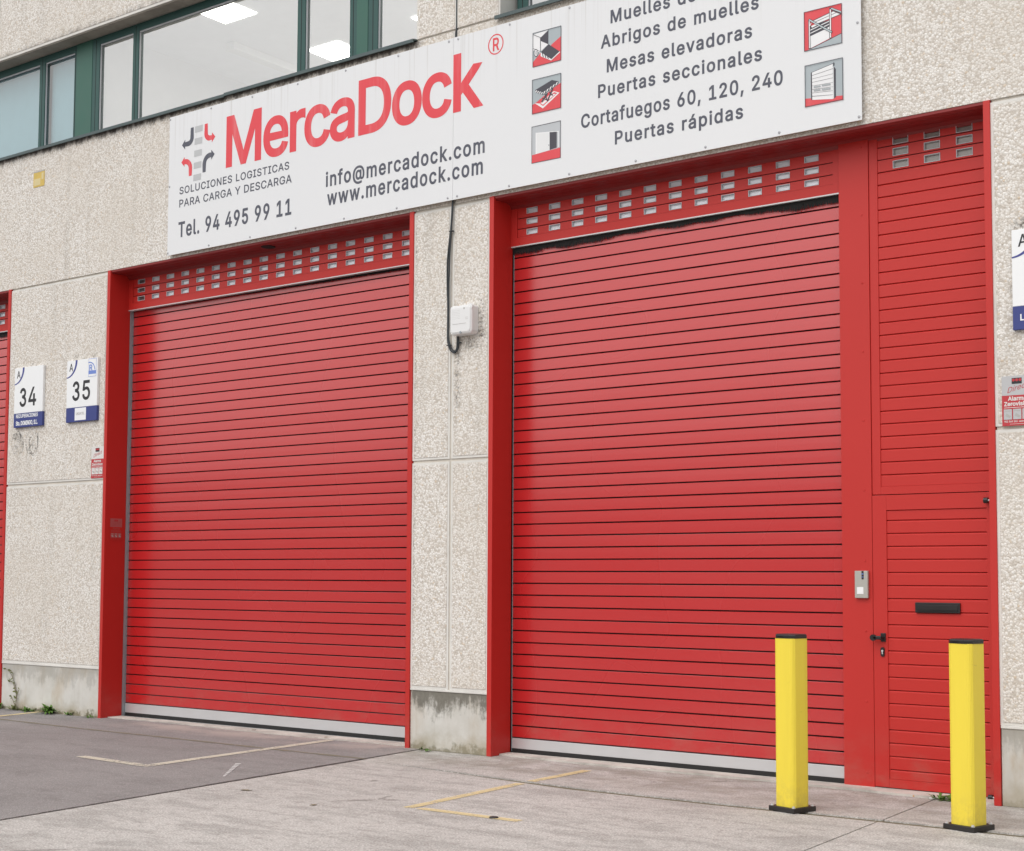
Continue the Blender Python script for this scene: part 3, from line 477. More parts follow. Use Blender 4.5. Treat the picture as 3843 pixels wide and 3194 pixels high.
'l':(189,['139 -2 147 -2 110 -2 74 20 88 5 60 35 53 84 53 57 53 226 53 509 53 367 73 509 114 509 93 509 114 372 114 99 114 235 114 81 120 62 116 69 125 55 146 52 133 52 152 52 160 53 157 52 164 53 170 54 167 54 173 37 181 3 177 20 175 1 162 -1 169 0 154 -2']),
'm':(610,['53 0 73 0 53 126 53 379 53 253 72 379 112 379 92 379 112 351 112 295 112 323 111 295 108 295 109 295 113 316 132 346 121 332 144 359 172 376 157 369 187 383 219 386 203 386 247 386 287 361 270 378 305 344 321 295 316 322 318 295 312 295 315 295 317 313 337 343 325 329 349 357 381 375 364 367 398 382 437 386 416 386 459 386 497 372 479 381 515 362 541 328 530 348 551 309 557 255 557 285 557 170 557 0 557 85 536 0 496 0 516 0 496 85 496 254 496 169 496 281 473 313 488 301 457 325 419 330 439 330 402 330 374 320 387 327 362 313 345 290 352 303 339 278 335 247 335 263 335 165 335 0 335 82 315 0 274 0 295 0 274 87 274 260 274 173 274 281 253 311 267 298 239 324 199 330 221 330 185 330 158 320 171 327 144 313 126 289 134 303 118 276 114 238 114 258 114 159 114 0 114 79 93 0']),
'n':(410,['114 227 114 249 114 151 114 0 114 76 93 0 53 0 73 0 53 126 53 379 53 253 72 379 112 379 92 379 112 349 112 287 112 318 109 287 102 287 106 287 114 322 152 362 131 347 174 377 227 384 199 384 253 384 295 369 276 379 314 358 341 321 330 342 352 299 357 240 357 273 357 160 357 0 357 80 337 0 296 0 316 0 296 78 296 235 296 157 296 265 273 304 288 288 258 321 210 329 237 329 192 329 161 317 175 325 146 309 126 283 135 298 118 267']),
'o':(415,['207 -8 242 -8 173 -8 117 16 143 0 91 33 56 85 71 56 41 114 34 187 34 149 34 227 56 291 41 262 71 321 117 360 91 343 143 376 207 384 173 384 242 384 299 360 273 376 325 343 359 291 345 321 374 262 381 187 381 227 381 149 359 85 374 114 345 56 299 16 325 33 273 0', '207 46 182 46 233 46 270 66 254 53 287 79 307 117 299 96 315 139 319 187 319 162 319 213 307 258 315 236 299 280 270 310 287 297 254 323 207 330 233 330 182 330 145 310 161 323 129 297 108 258 116 280 100 237 96 187 96 213 96 162 108 117 100 139 116 96 145 66 129 79 161 53']),
'p':(424,['53 -143 73 -143 53 31 53 379 53 205 72 379 112 379 92 379 112 359 112 319 112 339 114 319 118 319 116 319 123 327 137 346 129 336 145 356 171 373 157 365 186 381 229 384 205 384 261 384 313 361 289 376 337 345 370 293 356 322 383 263 390 189 390 229 390 149 370 84 383 114 356 55 313 16 337 32 289 0 229 -8 261 -8 206 -8 173 4 187 -4 158 12 138 31 146 21 130 42 118 59 123 51 117 59 114 59 115 59 114 -8 114 -143 114 -76 93 -143', '220 47 197 47 244 47 279 66 263 53 295 78 316 117 308 95 324 138 328 189 328 162 328 216 316 261 324 240 308 282 280 311 296 299 264 324 220 330 244 330 197 330 161 312 177 324 145 300 125 263 133 284 117 242 113 189 113 217 113 161 125 115 117 136 133 94 162 65 146 77 178 53']),
'r':(259,['53 0 73 0 53 126 53 379 53 253 72 379 112 379 92 379 112 360 112 321 112 340 113 321 115 321 114 321 122 340 152 367 135 355 170 379 213 385 190 385 218 385 229 384 223 385 235 384 243 384 240 384 243 363 243 322 243 343 242 323 230 324 237 323 223 325 207 326 215 326 189 326 159 315 173 322 145 307 126 284 134 297 118 270 114 237 114 255 114 158 114 0 114 79 93 0']),
's':(365,['182 -8 211 -8 156 -8 112 3 133 -4 92 11 62 38 75 23 49 53 36 94 40 72 55 98 94 107 74 102 99 86 124 60 109 70 139 50 181 45 158 45 208 45 244 62 229 51 260 74 268 103 268 87 268 116 254 136 263 127 245 144 212 155 231 151 191 160 149 170 170 165 115 178 72 208 89 191 55 225 47 274 47 247 47 296 65 332 53 315 77 348 115 370 94 361 136 380 187 384 160 384 213 384 254 372 235 380 272 365 299 339 287 353 310 325 324 290 319 309 305 286 268 277 287 281 263 292 243 316 255 304 230 327 187 333 212 333 165 333 131 317 146 327 116 306 109 277 109 293 109 263 124 243 114 252 134 235 172 223 150 228 191 218 229 209 210 214 264 201 306 171 290 188 323 154 331 107 331 133 331 84 312 47 325 64 300 30 260 6 282 16 237 -3']),
't':(227,['204 379 138 379 204 362 204 327 204 344 138 327 6 327 72 327 6 344 6 379 6 362 72 379', '65 471 65 345 85 471 126 471 106 471 126 347 126 98 126 222 126 81 136 61 129 69 143 54 170 50 154 50 174 50 185 51 179 50 191 52 202 54 197 53 206 36 213 2 209 19 207 0 192 -3 200 -2 184 -4 168 -4 176 -4 136 -4 92 21 110 4 74 38 65 93 65 62 65 219']),
'u':(410,['182 -5 211 -5 157 -5 115 11 134 0 95 21 69 59 80 37 58 80 53 139 53 107 53 219 53 379 53 299 73 379 114 379 93 379 114 301 114 144 114 222 114 114 137 75 121 91 152 58 200 50 173 50 218 50 249 62 235 54 264 70 283 97 275 81 292 112 296 153 296 131 296 228 296 379 296 304 316 379 357 379 337 379 357 253 357 0 357 126 337 0 298 0 318 0 298 31 298 92 298 61 301 92 307 92 304 92 295 57 257 17 279 32 235 2']),
'v':(389,['163 0 184 0 114 126 17 379 66 253 40 379 84 379 62 379 111 305 165 155 138 230 174 132 187 87 181 110 193 64 206 21 199 42 198 21 184 21 191 21 191 42 203 87 197 64 209 110 224 155 216 132 251 230 305 379 278 305 327 379 371 379 349 379 323 253 226 0 275 126 205 0']),
'w':(567,['138 0 158 0 99 126 23 379 61 253 44 379 87 379 66 379 103 324 133 214 118 269 140 191 154 137 147 165 161 108 175 41 168 76 172 41 165 41 168 41 172 75 186 135 179 106 193 163 206 214 199 190 221 269 252 379 237 324 273 379 316 379 295 379 332 324 362 214 347 269 368 190 382 136 375 164 388 107 402 41 395 76 399 41 391 41 395 41 399 75 413 135 406 107 420 164 434 214 427 190 449 269 480 379 465 324 502 379 545 379 523 379 506 253 429 0 468 126 409 0 368 0 389 0 352 57 319 172 335 114 314 189 305 225 309 207 300 243 291 280 295 261 286 299 277 338 281 318 281 338 291 338 286 338 286 319 277 280 281 299 272 261 263 225 267 243 258 206 248 172 253 189 231 114 199 0 215 57 178 0']),
'á':(389,['160 -9 182 -9 136 -9 94 5 114 -4 75 14 48 45 59 27 36 62 30 108 30 83 30 130 43 161 35 147 52 175 78 193 63 185 92 201 125 211 108 207 143 215 178 220 160 218 201 223 234 227 219 225 248 228 265 235 258 231 272 239 276 255 276 245 276 255 276 257 276 256 276 272 267 297 273 286 261 308 240 322 252 316 228 328 196 331 213 331 178 331 149 322 162 328 136 317 118 301 126 309 110 292 100 274 104 283 80 280 41 291 61 285 50 314 79 346 62 332 95 360 133 375 113 369 153 381 194 384 173 384 208 384 239 379 223 383 255 376 286 360 271 370 301 351 322 320 313 338 332 303 337 251 337 280 337 168 337 0 337 84 317 0 277 0 297 0 277 17 277 52 277 35 275 52 272 52 274 52 268 43 252 25 261 34 243 15 215 1 230 7 200 -5', '170 45 155 45 193 45 228 59 212 50 243 68 263 93 255 79 271 107 276 138 276 122 276 155 276 190 276 173 273 187 259 182 268 184 251 180 231 176 242 178 221 174 200 171 210 172 190 170 175 168 182 169 161 166 134 159 147 163 121 154 103 139 111 148 96 131 92 105 92 119 92 92 102 72 95 81 109 63 130 52 118 57 142 48', '162 429 179 429 178 462 210 529 194 496 233 529 278 529 255 529 256 496 212 429 234 462 196 429']),
}

EM = None
def glyph_ink(c):
    xs = [v for s in GL[c][1] for v in s[0::6]]; return min(xs), max(xs)
GL = {c: (a, [[int(t) for t in s.split()] for s in ss]) for c, (a, ss) in GLYPHS.items()}
GL[' '] = (205, [])
def round_three():                              # a three with a round top, as on the unit plates
    c = [(212 + 112 * math.cos(R(a)), 374 + 105 * math.sin(R(a))) for a in range(172, -61, -12)] + [(225, 274)]
    c2 = [(225, 274)] + [(212 + 130 * math.cos(R(a)), 138 + 116 * math.sin(R(a))) for a in range(70, -175, -12)]
    out = []
    for pl in (c[:-1] + [(214, 270), (180, 268)], [(180, 268), (214, 266)] + c2[1:]):
        P = [Vector(p) for p in pl]; l, r = [], []
        for i, p in enumerate(P):
            t = (P[min(i + 1, len(P) - 1)] - P[max(i - 1, 0)]).normalized(); n = Vector((-t.y, t.x)) * 30; l.append(p + n); r.append(p - n)
        lp = l + r[::-1]; lp = lp[::-1] if sum(a.x * b.y - b.x * a.y for a, b in zip(lp, lp[1:] + lp[:1])) > 0 else lp
        out.append([v for p in lp for v in (p.x, p.y) * 3])
    return out
GL['3'] = (453, round_three())
CAP = max(GL['M'][1][0][1::6])
def area(s):
    p = [(s[i], s[i + 1]) for i in range(0, len(s), 6)]
    return sum(a[0] * b[1] - b[0] * a[1] for a, b in zip(p, p[1:] + p[:1])) / 2
def outline(s, sx, sz, res):
    n = len(s) // 6; out = []
    for i in range(n):
        p = s[i * 6:i * 6 + 6]; q = s[(i + 1) % n * 6:(i + 1) % n * 6 + 6]
        a, b, c, d = Vector((p[0] * sx, p[1] * sz)), Vector((p[4] * sx, p[5] * sz)), Vector((q[2] * sx, q[3] * sz)), Vector((q[0] * sx, q[1] * sz))
        u, v, w_ = b - a, c - a, d - a
        straight = w_.length < 1e-9 or (abs(u.cross(w_)) + abs(v.cross(w_))) < 1e-3 * w_.length_squared
        m = 1 if straight else res
        for k in range(m):
            t = k / m; out.append(a * (1 - t) ** 3 + b * 3 * t * (1 - t) ** 2 + c * 3 * t * t * (1 - t) + d * t ** 3)
    return [(p.x, p.y) for p in out]
def grow_loop(lp, d):
    P = [Vector(p) for p in lp]; P = [p for i, p in enumerate(P) if (p - P[i - 1]).length > 1e-5]
    if d < 1e-7: return P
    n = len(P); out = []
    for i in range(n):
        e0 = (P[i] - P[i - 1]).normalized(); e1 = (P[(i + 1) % n] - P[i]).normalized()
        m = Vector((e0.y, -e0.x)) + Vector((e1.y, -e1.x))
        m = Vector((e0.y, -e0.x)) if m.length < 1e-4 else m / max(.5, m.length_squared / 2)
        out.append(P[i] + m * d)
    return out
def fill_letter(c, sx, sz, bold, res):          # every point wound around at least once is ink
    ss = GL[c][1]
    sg = 1 if area(max(ss, key=lambda q: abs(area(q)))) > 0 else -1
    loops = []
    for s in ss:
        lp = outline(s, sx, sz, res)
        loops.append(grow_loop(lp if sg > 0 else lp[::-1], bold))
    pts = [p for lp in loops for p in lp]; edges = []; o = 0
    for lp in loops: edges += [(o + i, o + (i + 1) % len(lp)) for i in range(len(lp))]; o += len(lp)
    vs, es, fs = delaunay_2d_cdt(pts, edges, [], 0, 1e-6, False)[:3]
    segs = [(pts[a], pts[b]) for a, b in edges]; keep = []
    for f in fs:
        q = (vs[f[0]] + vs[f[1]] + vs[f[2]]) / 3; wn = 0
        for a, b in segs:
            if a.y <= q.y < b.y and (b - a).cross(q - a) > 0: wn += 1
            elif b.y <= q.y < a.y and (b - a).cross(q - a) < 0: wn -= 1
        if wn > 0: keep.append(f)
    return vs, keep
LETTERS = {}
def lettering(name, text, xl, xr, zb, cap, y, mat, parent, track=0., bold=0., res=3, tilt=0., slant=0.):
    pen = 0; places = []
    for i, c in enumerate(text): places.append(pen); pen += GL[c][0] + track * 1000
    first, last = text[0], text[-1]
    ink0 = glyph_ink(first)[0]; ink1 = places[-1] + glyph_ink(last)[1]
    sx = (xr - xl - 2 * bold) / (ink1 - ink0); sz = cap / CAP
    o = None; words = []; start = 0
    for i, c in enumerate(text + ' '):
        if c == ' ':
            if i > start: words.append((start, i))
            start = i + 1
    for a, b in words:                               # every word is a part of its own
        verts, faces = [], []
        for c, px in zip(text[a:b], places[a:b]):
            key = (c, round(sx, 5), round(sz, 5), bold, res)
            if key not in LETTERS: LETTERS[key] = fill_letter(c, sx, sz, bold, res)
            vs, fs = LETTERS[key]; k = len(verts); ox = (px - ink0) * sx + bold
            verts += [(v.x + ox, v.y) for v in vs]; faces += [[v + k for v in f] for f in fs]
        me = bpy.data.meshes.new(name); me.from_pydata([(xl + x + slant * z, y, zb + z + tilt * (x + slant * z)) for x, z in verts], [], faces)
        bm = bmesh.new(); bm.from_mesh(me); bm.normal_update()
        bmesh.ops.reverse_faces(bm, faces=[f for f in bm.faces if f.normal.y > 0]); bm.to_mesh(me); bm.free(); me.update()
        me.materials.append(M[mat])
        o = bpy.data.objects.new(name, me); COL.objects.link(o)
        if parent: o.parent = parent; o.matrix_parent_inverse = parent.matrix_world.inverted()
    return o
def ring(mb, cx, cz, rx, rz, wid, y, a0=0, a1=360, n=40, mi=0, w1=None):
    pts = []
    for i in range(n + 1):
        t = i / n; a = R(a0 + (a1 - a0) * t); wd = wid + ((w1 if w1 is not None else wid) - wid) * t
        pts.append(((cx + rx * math.cos(a), y, cz + rz * math.sin(a)), (cx + (rx - wd) * math.cos(a), y, cz + (rz - wd) * math.sin(a))))
    for (a, b), (c, d) in zip(pts, pts[1:]): mb.quad(a, b, d, c, mi)

# ================================================================ THE GROUND
structure(MB().box(-300, 300, -400, 200, -.30, -.022).build('ground', 'gap'))
EX0, EY0, EX1, EY1 = -8.715, -.05, -8.24, -4.9      # edge between asphalt and concrete
def edge_x(y): return EX0 + (EX1 - EX0) * (y - EY0) / (EY1 - EY0)
pav = structure(MB().add([], []).build('pavement', 'concrete'))
def slab(pts, z=0.0):
    mb = MB(); n = len(pts)
    mb.column(pts, -.02, z)
    return mb
def rough_edge(p, q, n, amp, rnd):
    out = []
    for i in range(n):
        t = i / n; d = Vector((q[0] - p[0], q[1] - p[1])).normalized(); nr = (-d.y, d.x); a = rnd.uniform(-amp, amp)
        out.append((p[0] + (q[0] - p[0]) * t + nr[0] * a, p[1] + (q[1] - p[1]) * t + nr[1] * a))
    return out
rg = random.Random(3)
def jy(x):                                   # the long joint's centre line
    pts = [(-8.6, -.90), (-8.0, -.94), (-7.1, -1.06), (-6.2, -1.165), (-5.0, -1.16), (-3.9, -1.115), (-2.9, -1.10), (4, -1.08)]
    for (a, b), (c, d) in zip(pts, pts[1:]):
        if x <= c: return b + (d - b) * max(0, (x - a)) / (c - a)
    return -1.08
def jw(x): return .008 + .042 * max(0, min(1, (x + 8.3) / 1.8))
def cj(y): return -3.925 + (.079 - y) * .062      # the short joint's line, running off the facade
def slab_between(xa, xb, top, bottom, name='concrete_slab'):
    # corners follow the functions so that joints stay open slots between real slabs
    mb = MB(); pts = top + bottom
    mb.column(pts, -.021, 0); return mb.build(name, 'concrete', pav)
N = 40
def along(f, x0, x1, n=N): return [(x0 + (x1 - x0) * i / n, f(x0 + (x1 - x0) * i / n)) for i in range(n + 1)]
xs0 = edge_x(-.9)
# near the doors, west and east of the short joint
top = [(edge_x(.6), .6), (cj(.6) - .006, .6)]
slab_between(0, 0, top, [(cj(jy(-3.87)) - .006, jy(-3.87) + jw(-3.87))] + along(lambda x: jy(x) + jw(x), -3.92, xs0 + .02)[0:] )
slab_between(0, 0, [(cj(.6) + .006, .6), (40, .6)], along(lambda x: jy(x) + jw(x), 40, -3.80, 60) + [(cj(jy(-3.85)) + .006, jy(-3.85) + jw(-3.85))])
# the yard side
slab_between(0, 0, along(lambda x: jy(x) - jw(x), xs0 + .03, -3.92) + [(cj(jy(-3.86)) - .006, jy(-3.86) - jw(-3.86))], [(cj(-6) - .006, -6), (edge_x(-6), -6)])
slab_between(0, 0, [(cj(jy(-3.84)) + .006, jy(-3.84) - jw(-3.84))] + along(lambda x: jy(x) - jw(x), -3.78, 40, 60), [(40, -6), (cj(-6) + .006, -6)])
slab_between(0, 0, [(edge_x(-6), -6.012), (40, -6.012)], [(40, -60), (edge_x(-60), -60)])
# dirt and moss lying in the joints
mb = MB(); tp = along(lambda x: jy(x) + jw(x) + .012, -8.5, 38, 90); bt = along(lambda x: jy(x) - jw(x) - .012, -8.5, 38, 90)
for (a, b), (c, d) in zip(zip(tp, bt), zip(tp[1:], bt[1:])): mb.quad((*a, -.009), (*b, -.009), (*d, -.009), (*c, -.009))
mb.build('joint_dirt', 'moss', pav)
# asphalt
asph = MB()
edge = [(edge_x(y) + rg.uniform(-.007, .006) - .002, y) for y in [.05 - i * .06 for i in range(110)]]
asph.column([(-60, .6), (edge_x(.6) - .012, .6)] + edge + [(edge_x(-60), -60), (-60, -60)], -.021, .006)
asphalt = structure(asph.build('asphalt', 'asphalt'))
mb = MB()
def aj(x):
    pts = [(-30, -.70), (-14.0, -.78), (-12.58, -.84), (-11.36, -.835), (-9.6, -.862), (-8.4, -.86)]
    for (a, b), (c, d) in zip(pts, pts[1:]):
        if x <= c: return b + (d - b) * (x - a) / (c - a)
    return -.86
for i in range(120):
    x0 = -20 + i * .095; x1 = x0 + .095
    wv = [.030 + .014 * math.sin(i * 1.7) * math.sin(i * .61) for i in (i, i + 1)]
    mb.quad((x0, aj(x0) + wv[0], .0095), (x0, aj(x0) - wv[0], .0095), (x1, aj(x1) - wv[1], .0095), (x1, aj(x1) + wv[1], .0095))
mb.build('joint_dirt', make_marking('faint_joint_dirt', (.27, .245, .175), .36), asphalt)
# painted bay markings
def stripe(p, q, wdt, z, mat, parent):
    p, q = Vector(p), Vector(q); d = (q - p).normalized(); n = Vector((-d.y, d.x)) * wdt / 2
    return MB().quad((*(p + n), z), (*(q + n), z), (*(q - n), z), (*(p - n), z)).build('bay_marking', mat, parent)
stripe((-6.715, -.25), (-6.69, -1.06), .085, .004, 'markyellow', pav); stripe((-6.685, -1.20), (-6.575, -2.63), .085, .004, 'markyellow', pav)
stripe((-6.50, -2.592), (-5.66, -2.588), .085, .004, 'markyellow', pav)
stripe((-9.83, 0.0), (-9.655, -2.38), .105, .0105, 'markpale', asphalt); stripe((-9.70, -2.335), (-10.60, -2.277), .10, .011, 'markpale', asphalt)
stripe((-14.42, .0), (-14.30, -.75), .09, .0105, 'markyellow', asphalt)
mb = MB(); q = Vector((-9.19, -1.76)); e = Vector((-8.66, -2.40)); d = (e - q) / 9; nr = Vector((-d.y, d.x)).normalized()
for i in range(9):
    a = q + d * i; b = q + d * (i + .62); wd = .026 - .0018 * i
    mb.quad((*(a + nr * wd), .0105), (*(b + nr * wd * .8), .0105), (*(b - nr * wd * .8), .0105), (*(a - nr * wd), .0105))
mb.build('paint_mark', 'markwhite', asphalt)

# unseen ridge added behind the camera to darken low reflections in the doors
mb = MB(); rh = random.Random(17); nx = 90
rows = []
for k, (dist, hh) in enumerate(((75, 0), (80, .55), (95, .85), (120, 1.0), (160, .8))):
    row = []
    for i in range(nx + 1):
        a = R(-170 + 340 * i / nx); hgt = hh * (14 + 2.5 * math.sin(a * 3 + 1) + 1.5 * math.sin(a * 7.3) + rh.uniform(-.5, .5))
        row.append((dist * math.sin(a), -10 - dist * math.cos(a), -.1 + hgt))
    rows.append(row)
vs = [p for r_ in rows for p in r_]; m_ = nx + 1
mb.add(vs, [(k * m_ + i, k * m_ + i + 1, (k + 1) * m_ + i + 1, (k + 1) * m_ + i) for k in range(4) for i in range(nx)], 0, True)
structure(mb.build('added_ridge', 'ridge_green'))

# ================================================================ THE BUILDING
B = thing('warehouse', 'pale pebble-faced industrial building with red roller doors and green upper windows', 'building')
def panel(x0, x1, z0, z1, y1=.24, margin=.022, sides='LRTB', name='wall_panel'):
    mb = MB(); m = margin
    a0 = x0 + (m if 'L' in sides else 0); a1 = x1 - (m if 'R' in sides else 0); b0 = z0 + (m if 'B' in sides else 0); b1 = z1 - (m if 'T' in sides else 0)
    mb.box(x0, x1, .004, y1, z0, z1, 1)
    mb.box(a0, a1, 0, .0035, b0, b1, 0, .003)
    return mb.build(name, ['agg', 'margin'], B)
ZT, ZJ, ZP = 4.972, 2.622, .555
# lower piers
for x0, x1 in ((-15.179, -13.356), (-8.841, -8.396), (-8.376, -7.945), (-3.437, -1.61)):
    panel(x0, x1, ZP, ZJ - .012); panel(x0, x1, ZJ + .012, ZT - .020)
for x0, x1, m in ((-15.175, -13.356, 'plinth_pale'), (-8.838, -7.945, 'plinth'), (-3.434, -1.61, 'plinth_tan')):
    MB().box(x0, x1, .006, .24, 0, ZP - .022, 0, .006).build('plinth', m, B)
    MB().box(x0, x1, -.002, .24, ZP - .0215, ZP - .001, 0, .004).build('mortar_joint', 'margin', B)
# band above the doors
for x0, x1 in ((-24, -8.371), (-8.349, -1.0), (-.978, 4)): panel(x0, x1, ZT, 6.592, sides='LR', margin=.02)
panel(-1.59, 4, 0, ZT - .02, sides=''); panel(-24, -19.71, 0, ZT - .02, sides='R')
# piers and band at the upper windows
panel(-8.833, -8.36, 6.612, 7.84, .45, sides='LR', margin=.012); panel(-8.342, -7.852, 6.612, 7.84, .45, sides='LR', margin=.012)
panel(-2.9, 4, 6.612, 7.84, .45, sides='')
for x0, x1 in ((-24, -15.6), (-15.58, -8.36), (-8.342, -1.0), (-.98, 4)): panel(x0, x1, 7.84, 10.2, .45, sides='B', margin=.03)
MB().box(-24, 4, .015, .2, 7.826, 7.8395).build('soffit', 'soffit', B)
# pale sealant behind the joints, and the rest of the shell
def sealant(*b): MB().box(*b).build('joint_sealant', 'sealant', B)
for x0, x1 in ((-15.17, -13.36), (-8.835, -7.95), (-3.43, -1.6)):
    sealant(x0, x1, .014, .2, ZJ - .0118, ZJ + .0118); sealant(x0, x1, .014, .2, ZT - .0195, ZT - .0005)
sealant(-8.3955, -8.3765, .012, .2, ZP, ZJ - .0125); sealant(-8.3955, -8.3765, .012, .2, ZJ + .0125, ZT - .02)
sealant(-8.832, -7.853, .016, .2, 6.5925, 6.6115); sealant(-8.3595, -8.3425, .05, .2, 6.612, 7.84); sealant(-8.3705, -8.3495, .02, .2, ZT, 6.592)
MB().box(-24, 4, 9, 9.2, 0, 10.2).build('rear_wall', 'margin', B); MB().box(-24.2, -24, .3, 9.2, 0, 10.2).build('side_wall', 'margin', B)
MB().box(4, 4.2, .3, 9.2, 0, 10.2).build('side_wall', 'margin', B); MB().box(-24, 4, .45, 9, 10, 10.2).build('roof', 'margin', B)
# scrawl
mb = MB(); rs = random.Random(5)
def ribbon(pts, wd):
    for (a, b) in zip(pts, pts[1:]):
        d = Vector((b[0] - a[0], b[1] - a[1])); 
        if d.length < 1e-6: continue
        n = Vector((-d.y, d.x)).normalized() * wd
        mb.quad((a[0] + n.x, -.0015, a[1] + n.y), (b[0] + n.x, -.0015, b[1] + n.y), (b[0] - n.x, -.0015, b[1] - n.y), (a[0] - n.x, -.0015, a[1] - n.y))
for cx, cz, rx, rz, t0, t1 in ((-15.03, 3.12, .06, .12, 40, 400), (-14.97, 3.14, .05, .12, 0, 300), (-14.93, 3.06, .07, .06, 100, 420), (-15.0, 3.20, .08, .03, 0, 270),
                               (-14.74, 3.11, .07, .13, 30, 390), (-14.66, 3.09, .08, .13, 60, 420), (-14.72, 3.13, .03, .05, 0, 330), (-14.69, 3.03, .06, .05, 0, 360), (-14.62, 3.13, .04, .10, 250, 480)):
    ribbon([(cx + rx * math.cos(R(a)) * (1 + .1 * math.sin(a * .05)), cz + rz * math.sin(R(a))) for a in range(t0, t1, 12)], .007)
for i in range(9):
    x = -15.06 + i * .022; ribbon([(x, 3.02 + rs.uniform(0, .05)), (x + .03, 3.12), (x - .01, 3.2 + rs.uniform(0, .04))], .006)
mb.build('scrawl', 'scrawl', B)

# ---------------------------------------------------------------- door openings
def slat_profile(z_top, pitch, n, y, depth=.020, gh=.0105):
    # returns (faces, grooves) for n slats running down from z_top; each slat sits a touch differently
    face, groove = [], []; rs_ = random.Random(int(z_top * 1000) + n)
    for i in range(n):
        zt = z_top - i * pitch; zb = zt - pitch
        hi, lo = zt - .001, zb + gh; a, b = rs_.uniform(-.0005, .0005), rs_.uniform(-.0005, .0005)
        face.append([(y + .0022, hi), (y + a, hi - .0022), (y - .0002 + (a + b) / 2, (hi + lo) / 2), (y + b, lo + .0016), (y + .002, lo)])
        groove.append([(y + .002, lo), (y + depth, lo - .002), (y + depth, zb + .001), (y + .0022, zb - .001)])
    return face, groove
def surround(x0, x1, ztop=ZT - .001):
    o = MB().box(x0, x0 + .05, -.009, .275, 0, ztop, 0, .004).build('jamb', 'red', B)
    MB().box(x1 - .05, x1, -.009, .275, 0, ztop, 0, .004).build('jamb', 'red', B)
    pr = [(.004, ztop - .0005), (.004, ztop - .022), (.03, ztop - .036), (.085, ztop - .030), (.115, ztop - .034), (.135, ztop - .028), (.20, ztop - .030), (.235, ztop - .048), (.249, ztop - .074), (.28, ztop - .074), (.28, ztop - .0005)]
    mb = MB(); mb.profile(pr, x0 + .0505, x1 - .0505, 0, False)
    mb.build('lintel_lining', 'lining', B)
    return o
def slat_window(mb, row_z0, row_z1, xs, hw, hz0, hz1, xa, xb, y, d=.03, mi=0):
    # one slat row with rectangular openings cut in it
    mb.box(xa, xb, y, y + d, row_z0, hz0, mi); mb.box(xa, xb, y, y + d, hz1, row_z1, mi)
    e = [xa] + [v for x in xs for v in (x - hw, x + hw)] + [xb]
    for a, b in zip(e[0::2], e[1::2]): mb.box(a, b, y, y + d, hz0, hz1, mi)
def pane(parent, x, z, hw, hh, y, mat):
    mb = MB(); t = .004
    mb.box(x - hw, x + hw, y - .003, y + .028, z - hh, z - hh + t, 1); mb.box(x - hw, x + hw, y - .003, y + .028, z + hh - t, z + hh, 1)
    mb.box(x - hw, x - hw + t, y - .003, y + .028, z - hh + t, z + hh - t, 1); mb.box(x + hw - t, x + hw, y - .003, y + .028, z - hh + t, z + hh - t, 1)
    mb.box(x - hw + t, x + hw - t, y + .020, y + .024, z - hh + t, z + hh - t, 0)
    return mb.build('pane', [mat, 'rim'], parent)
def transom(x0, x1, xs, darks, y=.25):
    zb, z3, z2, z1, zt = 4.556, 4.632, 4.707, 4.803, 4.901
    mb = MB()
    mb.box(x0, x1, y, y + .042, zb, z3 - .003); mb.box(x0, x0 + .068, y, y + .045, z3 - .0028, 4.96); mb.box(x1 - .055, x1, y, y + .045, z3 - .0028, 4.96)
    xa, xb = x0 + .0705, x1 - .0575
    mb.box(xa, xb, y + .002, y + .04, zt + .005, 4.96)
    for a, b, h in ((z1, zt, 4.863), (z2, z1, 4.766), (z3 - .022, z2, 4.671)):
        slat_window(mb, max(a + .004, z3), b - .004, xs, .062, h - .0265, h + .0265, xa, xb, y + .006)
    for g in (z1, z2, zt): mb.box(xa, xb, y + .017, y + .03, g - .0045, g + .0045, 1)
    o = mb.build('transom', ['red', 'groove'], B)
    for k, zc in enumerate((4.863, 4.766, 4.671)):
        for i, x in enumerate(xs): pane(o, x, zc, .0605, .025, y + .007, 'panedark' if i in darks else 'pane')
    MB().box(x0, x1, y - .001, y + .046, zb - .010, zb - .0005).build('edge_strip', 'alu', o)
    yz = [(y + .05, 4.95), (.62, 4.95), (.62, 4.2), (.63, 4.2), (.63, 4.96), (y + .05, 4.96)]; k = MB(); k.profile(yz + yz[:1], x0, x1); k.build('roller_housing', 'dark', o)
    return o
